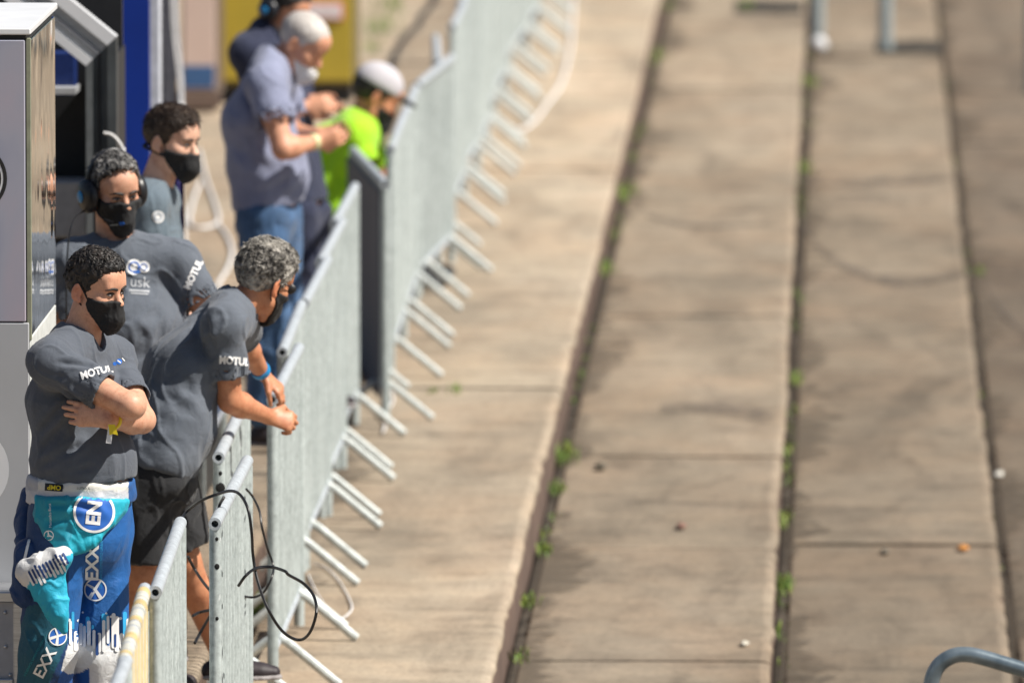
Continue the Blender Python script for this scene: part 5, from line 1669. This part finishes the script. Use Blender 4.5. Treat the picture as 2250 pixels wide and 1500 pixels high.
# ---------------------------------------------------------------- man leaning on the barrier
def man_leaning():
    Y = 39.3
    root = person('grey-haired man in slate T-shirt and black shorts leaning on the barrier, face turned away', w(310, 1500, Y))
    H = Head(w(576, 618, Y + .2), (.62, .78), 16, 14, 1.06)
    J = joints(pelvis=w(348, 1010, Y - .05), chest=w(408, 815, Y + .05), neck=w(512, 672, Y + .16), head=H.c, fwd=(.93, .36, 0), bulk=.98, belly=.10,
               shR=w(492, 715, Y - .10), shL=w(528, 705, Y + .36), elR=w(506, 880, Y - .05), elL=w(533, 752, Y + .62), wrR=w(588, 914, Y + .12), wrL=w(577, 820, Y + .80),
               hipR=w(322, 1050, Y - .10), hipL=w(366, 1050, Y + .10), knR=w(312, 1262, Y - .10), knL=w(405, 1235, Y + .14), anR=w(300, 1432, Y + .0), anL=w(492, 1446, Y + .30))
    hr = hand_prims(J['wrR'], (.80, .25, -.22), (.25, -.85, .45), -1, .95, 1.0, thumb=.8)
    hl = hand_prims(J['wrL'], (.62, .1, -.62), (.55, -.35, .75), 1, .55, 1.0)
    hz = (J['elR'][2] - .12, H.c[2] + .16, .0045); hx = (J['shR'][0] - .05, J['wrR'][0] + .15, .0045); hy_ = (Y - .2, Y + 1.0, .0055)
    def tn(V, l, t):
        ear = (np.abs(l[:, 0]) > .074) & (np.abs(l[:, 2]) < .045) & (np.abs(l[:, 1] + .015) < .04)
        t[ear] *= (1.15, .95, .9)
        return t
    _, _, _, fb = body_mesh(J, H, root, sk3, .008, 1.0, ((hx,), (hy_,), (hz,)), [hr, hl], True, True, .058, 1.0, tn)
    make_eyes(H, root, hair_salt, (0, 0), fb)
    make_hair(H, root, hair_pepper, grow=.009, tufts=3600, length=.034, width=.0046, curl=.5, comb=(.2, -.4, -.1), lift=.34, top=.006, seed=12, noise=.004)
    make_mask(H, root, mask_black, top=-.016, grow=.006, seed=12)
    gl = MB(); gl.tube([H.p(.083, -.012, .022), H.p(.074, .05, .018), H.p(.060, .092, .012)], .003, 6)
    gl.tube([H.p(-.083, -.012, .022), H.p(-.074, .05, .018), H.p(-.060, .092, .012)], .003, 6)
    g_o = gl.build('sunglasses', black_pl, root)
    for sg in (-1, 1): MB().ball(H.p(sg*.033, .100, .006), .022, 14, sc=(1.2, .5, .9)).build('lens', black_pl, g_o)
    f = lambda a, b_, wd, dp: (w(*a, Y - .16), w(*b_, Y - .16), wd, dp)
    folds = [f((395, 735), (445, 830), .016, .011), f((430, 740), (460, 840), .014, .010), f((450, 690), (468, 790), .013, .009), f((395, 820), (425, 870), .018, .009), f((330, 860), (420, 905), .02, .006), f((360, 960), (400, 900), .018, .008), f((310, 960), (380, 990), .016, .006), f((300, 1010), (370, 1030), .014, .006), f((345, 940), (385, 1010), .014, .008), f((470, 700), (500, 690), .009, .003)]
    sh_, V, F = shirt_mesh(J, root, shirt_grey2, .012, .006, .66, (.066, .072), w(342, 1058, Y), .066, folds, .0065, 12)
    np_mesh('collar', *ring_sdf(J['neck'] + nrm(H.c - J['neck']) * .014, nrm(H.c - J['neck']), .064, .008, J['fwd']), shirt_grey, sh_)
    bv = bvh_of(V, F)
    decal('sleeve_print', Flat().text('MOTUL', .036, bold=.05, width=.85), sh_, bv, 514, 787, Y, white_print, -4)
    decal('back_print', Flat().text('usk', .030, bold=.03), sh_, bv, 382, 692, Y, plain('print_pale', (.55, .60, .66), .6), 30)
    trousers(J, root, short_cloth, .016, .0065, 'shorts', {'R': .86, 'L': .80}, (.092, .088, .062, .05), .006, 4)
    m = MB(); dr = nrm(J['wrL'] - J['elL']); wp = J['wrL'] - dr * .022
    m.tube([wp - dr * .013, wp, wp + dr * .013], [.0345, .0355, .033], 18); m.build('wristband', plain('band_blue', (.01, .27, .62), .45), root)
    shoe_mesh(J['anR'], (.9, .2), shoe_dark, shoe_sole, root, sole_z=Z0 + .002)
    shoe_mesh(w(495, 1434, Y + .32), (1, .1), shoe_dark, shoe_sole, root, .92, sole_z=w(560, 1492, Y + .32)[2])

# ---------------------------------------------------------------- people farther back
def man_lilac():
    Y = 47.5
    root = person('white-haired man in lilac grey T-shirt and jeans looking down at his phone', w(590, 950, Y))
    H = Head(w(662, 100, Y), (.96, -.28), 34, 0, 1.04)
    J = joints(pelvis=w(588, 440, Y), chest=w(568, 265, Y), neck=w(600, 135, Y), head=H.c, fwd=(.95, -.30, 0), bulk=1.03, belly=.125,
               shR=w(584, 185, Y - .23), shL=w(612, 178, Y + .17), elR=w(622, 328, Y - .33), elL=w(640, 300, Y + .2), wrR=w(692, 312, Y - .20), wrL=w(700, 296, Y + .04),
               hipR=w(575, 470, Y - .08), hipL=w(605, 470, Y + .08), knR=w(595, 700, Y - .08), knL=w(615, 700, Y + .08), anR=w(580, 905, Y - .08), anL=w(605, 905, Y + .08))
    body_mesh(J, H, root, sk5, .008, 1.0, ((), (), ()), [hand_prims(J['wrR'], (.9, .3, .15), (.1, -.9, -.3), 1, .45, 1.05), hand_prims(J['wrL'], (.9, -.2, .1), (0, .9, -.3), -1, .45, 1.05)], True, False, .062, 1.08)
    make_hair(H, root, hair_white, grow=.003, h=.006, tufts=0, kind='short', seed=20, noise=.001)
    make_mask(H, root, mask_white, h=.006, drop=.035, straps=False, seed=20)
    f = lambda a, b_, wd, dp: (w(*a, Y - .16), w(*b_, Y - .16), wd, dp)
    shirt_mesh(J, root, shirt_lilac, .012, .009, .62, (.078, .086), w(586, 452, Y), .070, [f((545, 180), (560, 260), .02, .012), f((560, 200), (575, 290), .018, .010), f((520, 330), (600, 380), .025, .010), f((560, 430), (640, 390), .02, .010)], .006, 21)
    trousers(J, root, denim, .016, .010, 'jeans', None, (.095, .072, .066, .056), .006, 22)
    for a, y in (('R', 302),): 
        dr = nrm(J['wrR'] - J['elR']); wp = J['wrR'] - dr * .01
        MB().tube([wp - dr * .012, wp + dr * .012], .036, 14).build('wristband', plain('band_cream', (.70, .66, .36), .5), root)
    for a in 'LR': shoe_mesh(J['an'+a], (.95, -.3), shoe_dark, shoe_sole, root, sole_z=Z0 + .002)
    c = w(735, 296, Y - .02)
    ph = empty('phone', c); tag(ph, 'slim dark phone held by the white-haired man in lilac', 'phone')
    MB().box(c + [-.055, -.035, -.006], c + [.055, .035, .004], 0, .004).build('case', black_pl, ph)
    MB().box(c + [-.050, -.031, .0042], c + [.050, .031, .0058]).build('screen', plain('phone_screen', (.03, .06, .08), .1), ph, False)

def man_navy():
    Y = 49.0
    root = person('man in navy clothes with blue headset standing behind the white-haired man', w(670, 910, Y))
    H = Head(w(622, 22, Y), (.86, -.5), 28, 0, 1.04)
    J = joints(pelvis=w(640, 440, Y), chest=w(600, 240, Y), neck=w(588, 72, Y), head=H.c, fwd=(.92, -.38, 0), bulk=1.08,
               shR=w(545, 118, Y - .1), shL=w(640, 140, Y + .18), elR=w(615, 275, Y - .1), elL=w(668, 262, Y + .12), wrR=w(668, 235, Y - .08), wrL=w(678, 222, Y + .08),
               hipR=w(650, 470, Y - .08), hipL=w(676, 470, Y + .08), knR=w(668, 680, Y - .08), knL=w(690, 680, Y + .08), anR=w(655, 870, Y - .08), anL=w(680, 870, Y + .08))
    body_mesh(J, H, root, sk5, .010, 1.0, ((), (), ()), [hand_prims(J['wrR'], (.95, .1, .1), (.1, -.9, .2), 1, .4, 1.05), hand_prims(J['wrL'], (.95, 0, .0), (0, .9, .3), -1, .4, 1.05)], True, False, .06)
    make_hair(H, root, hair_black, grow=.010, h=.007, tufts=0, seed=30)
    shirt_mesh(J, root, navy, .012, .010, .70, (.070, .076), w(640, 450, Y), .060, (), .006, 31)
    trousers(J, root, navy, .014, .011, seed=32)
    for a in 'LR': shoe_mesh(J['an'+a], (.9, -.3), shoe_dark, shoe_sole, root, sole_z=Z0 + .002)
    headset(H, 'black headset with bright blue ear cup on the man in navy', plain('headset_navy', (.008, .010, .016), .4), blue_glow, big=1.0)
    c = w(722, 222, Y)
    ph = empty('phone', c); tag(ph, 'dark phone held by the man in navy', 'phone')
    MB().box(c + [-.05, -.035, -.005], c + [.05, .035, .005], 0, .004).build('case', black_pl, ph)
    MB().box(c + [-.045, -.031, .0052], c + [.045, .031, .0066]).build('screen', plain('phone_screen_dark', (.02, .025, .03), .1), ph, False)

def man_green():
    Y = 52.5
    root = person('man in bright green shirt and white cap leaning on the barriers', w(705, 840, Y))
    H = Head(w(836, 216, Y + .1), (.93, .25), 30, 0, 1.12)
    J = joints(pelvis=w(716, 472, Y), chest=w(758, 348, Y + .03), neck=w(796, 280, Y + .06), head=H.c, fwd=(.96, .2, 0), bulk=1.25, belly=.13,
               shR=w(790, 305, Y - .14), shL=w(812, 290, Y + .24), elR=w(815, 372, Y - .20), elL=w(835, 372, Y + .28), wrR=w(834, 402, Y + .02), wrL=w(846, 398, Y + .4),
               hipR=w(708, 500, Y - .09), hipL=w(730, 500, Y + .09), knR=w(735, 545, Y - .1), knL=w(750, 545, Y + .1), anR=w(700, 640, Y - .1) * [1, 1, 0] + [0, 0, Z0 + .09], anL=w(716, 640, Y + .1) * [1, 1, 0] + [0, 0, Z0 + .09])
    body_mesh(J, H, root, sk3, .010, 1.0, ((), (), ()), [hand_prims(J['wrR'], (.3, .3, -.8), (.5, -.6, .2), -1, .7, 1.05), hand_prims(J['wrL'], (.3, .2, -.8), (.5, -.2, .3), 1, .7, 1.05)], True, False, .06)
    make_hair(H, root, hair_black, grow=.006, h=.007, tufts=0, seed=40)
    make_mask(H, root, mask_black, h=.006, drop=.01, straps=False, seed=40)
    P = [H.e((0, -.012, .060), (.088, .108, .090), .01), cut(lambda Q: (.045 - H.loc(Q)[:, 2]) * H.s, .004)]
    V, F = sdf_mesh(P, .006); cp = np_mesh('cap', V, F, plain('cap_white', (.52, .50, .53), .8, 0, .05), root)
    P = [H.e((0, .105, .052), (.066, .072, .012), .01), cut(lambda Q: (.06 - H.loc(Q)[:, 1]) * H.s, .004)]
    V, F = sdf_mesh(P, .005); np_mesh('brim', V, F, plain('brim_dark', (.03, .03, .035), .8), cp)
    shirt_mesh(J, root, hivis, .014, .009, .92, (.078, .080), w(712, 492, Y), .068, [(w(740, 330, Y - .2), w(700, 400, Y - .2), .03, .012), (w(770, 380, Y - .2), w(720, 450, Y - .2), .03, .012)], .006, 41)
    trousers(J, root, black_cloth, .014, .011, seed=42)
    for a in 'LR': shoe_mesh(J['an'+a], (.95, .1), shoe_dark, shoe_sole, root, sole_z=Z0 + .002)
    root.location.x -= .028

for fn in (man_crossed, man_headset, man_brown, man_leaning, man_lilac, man_navy, man_green):
    fn()
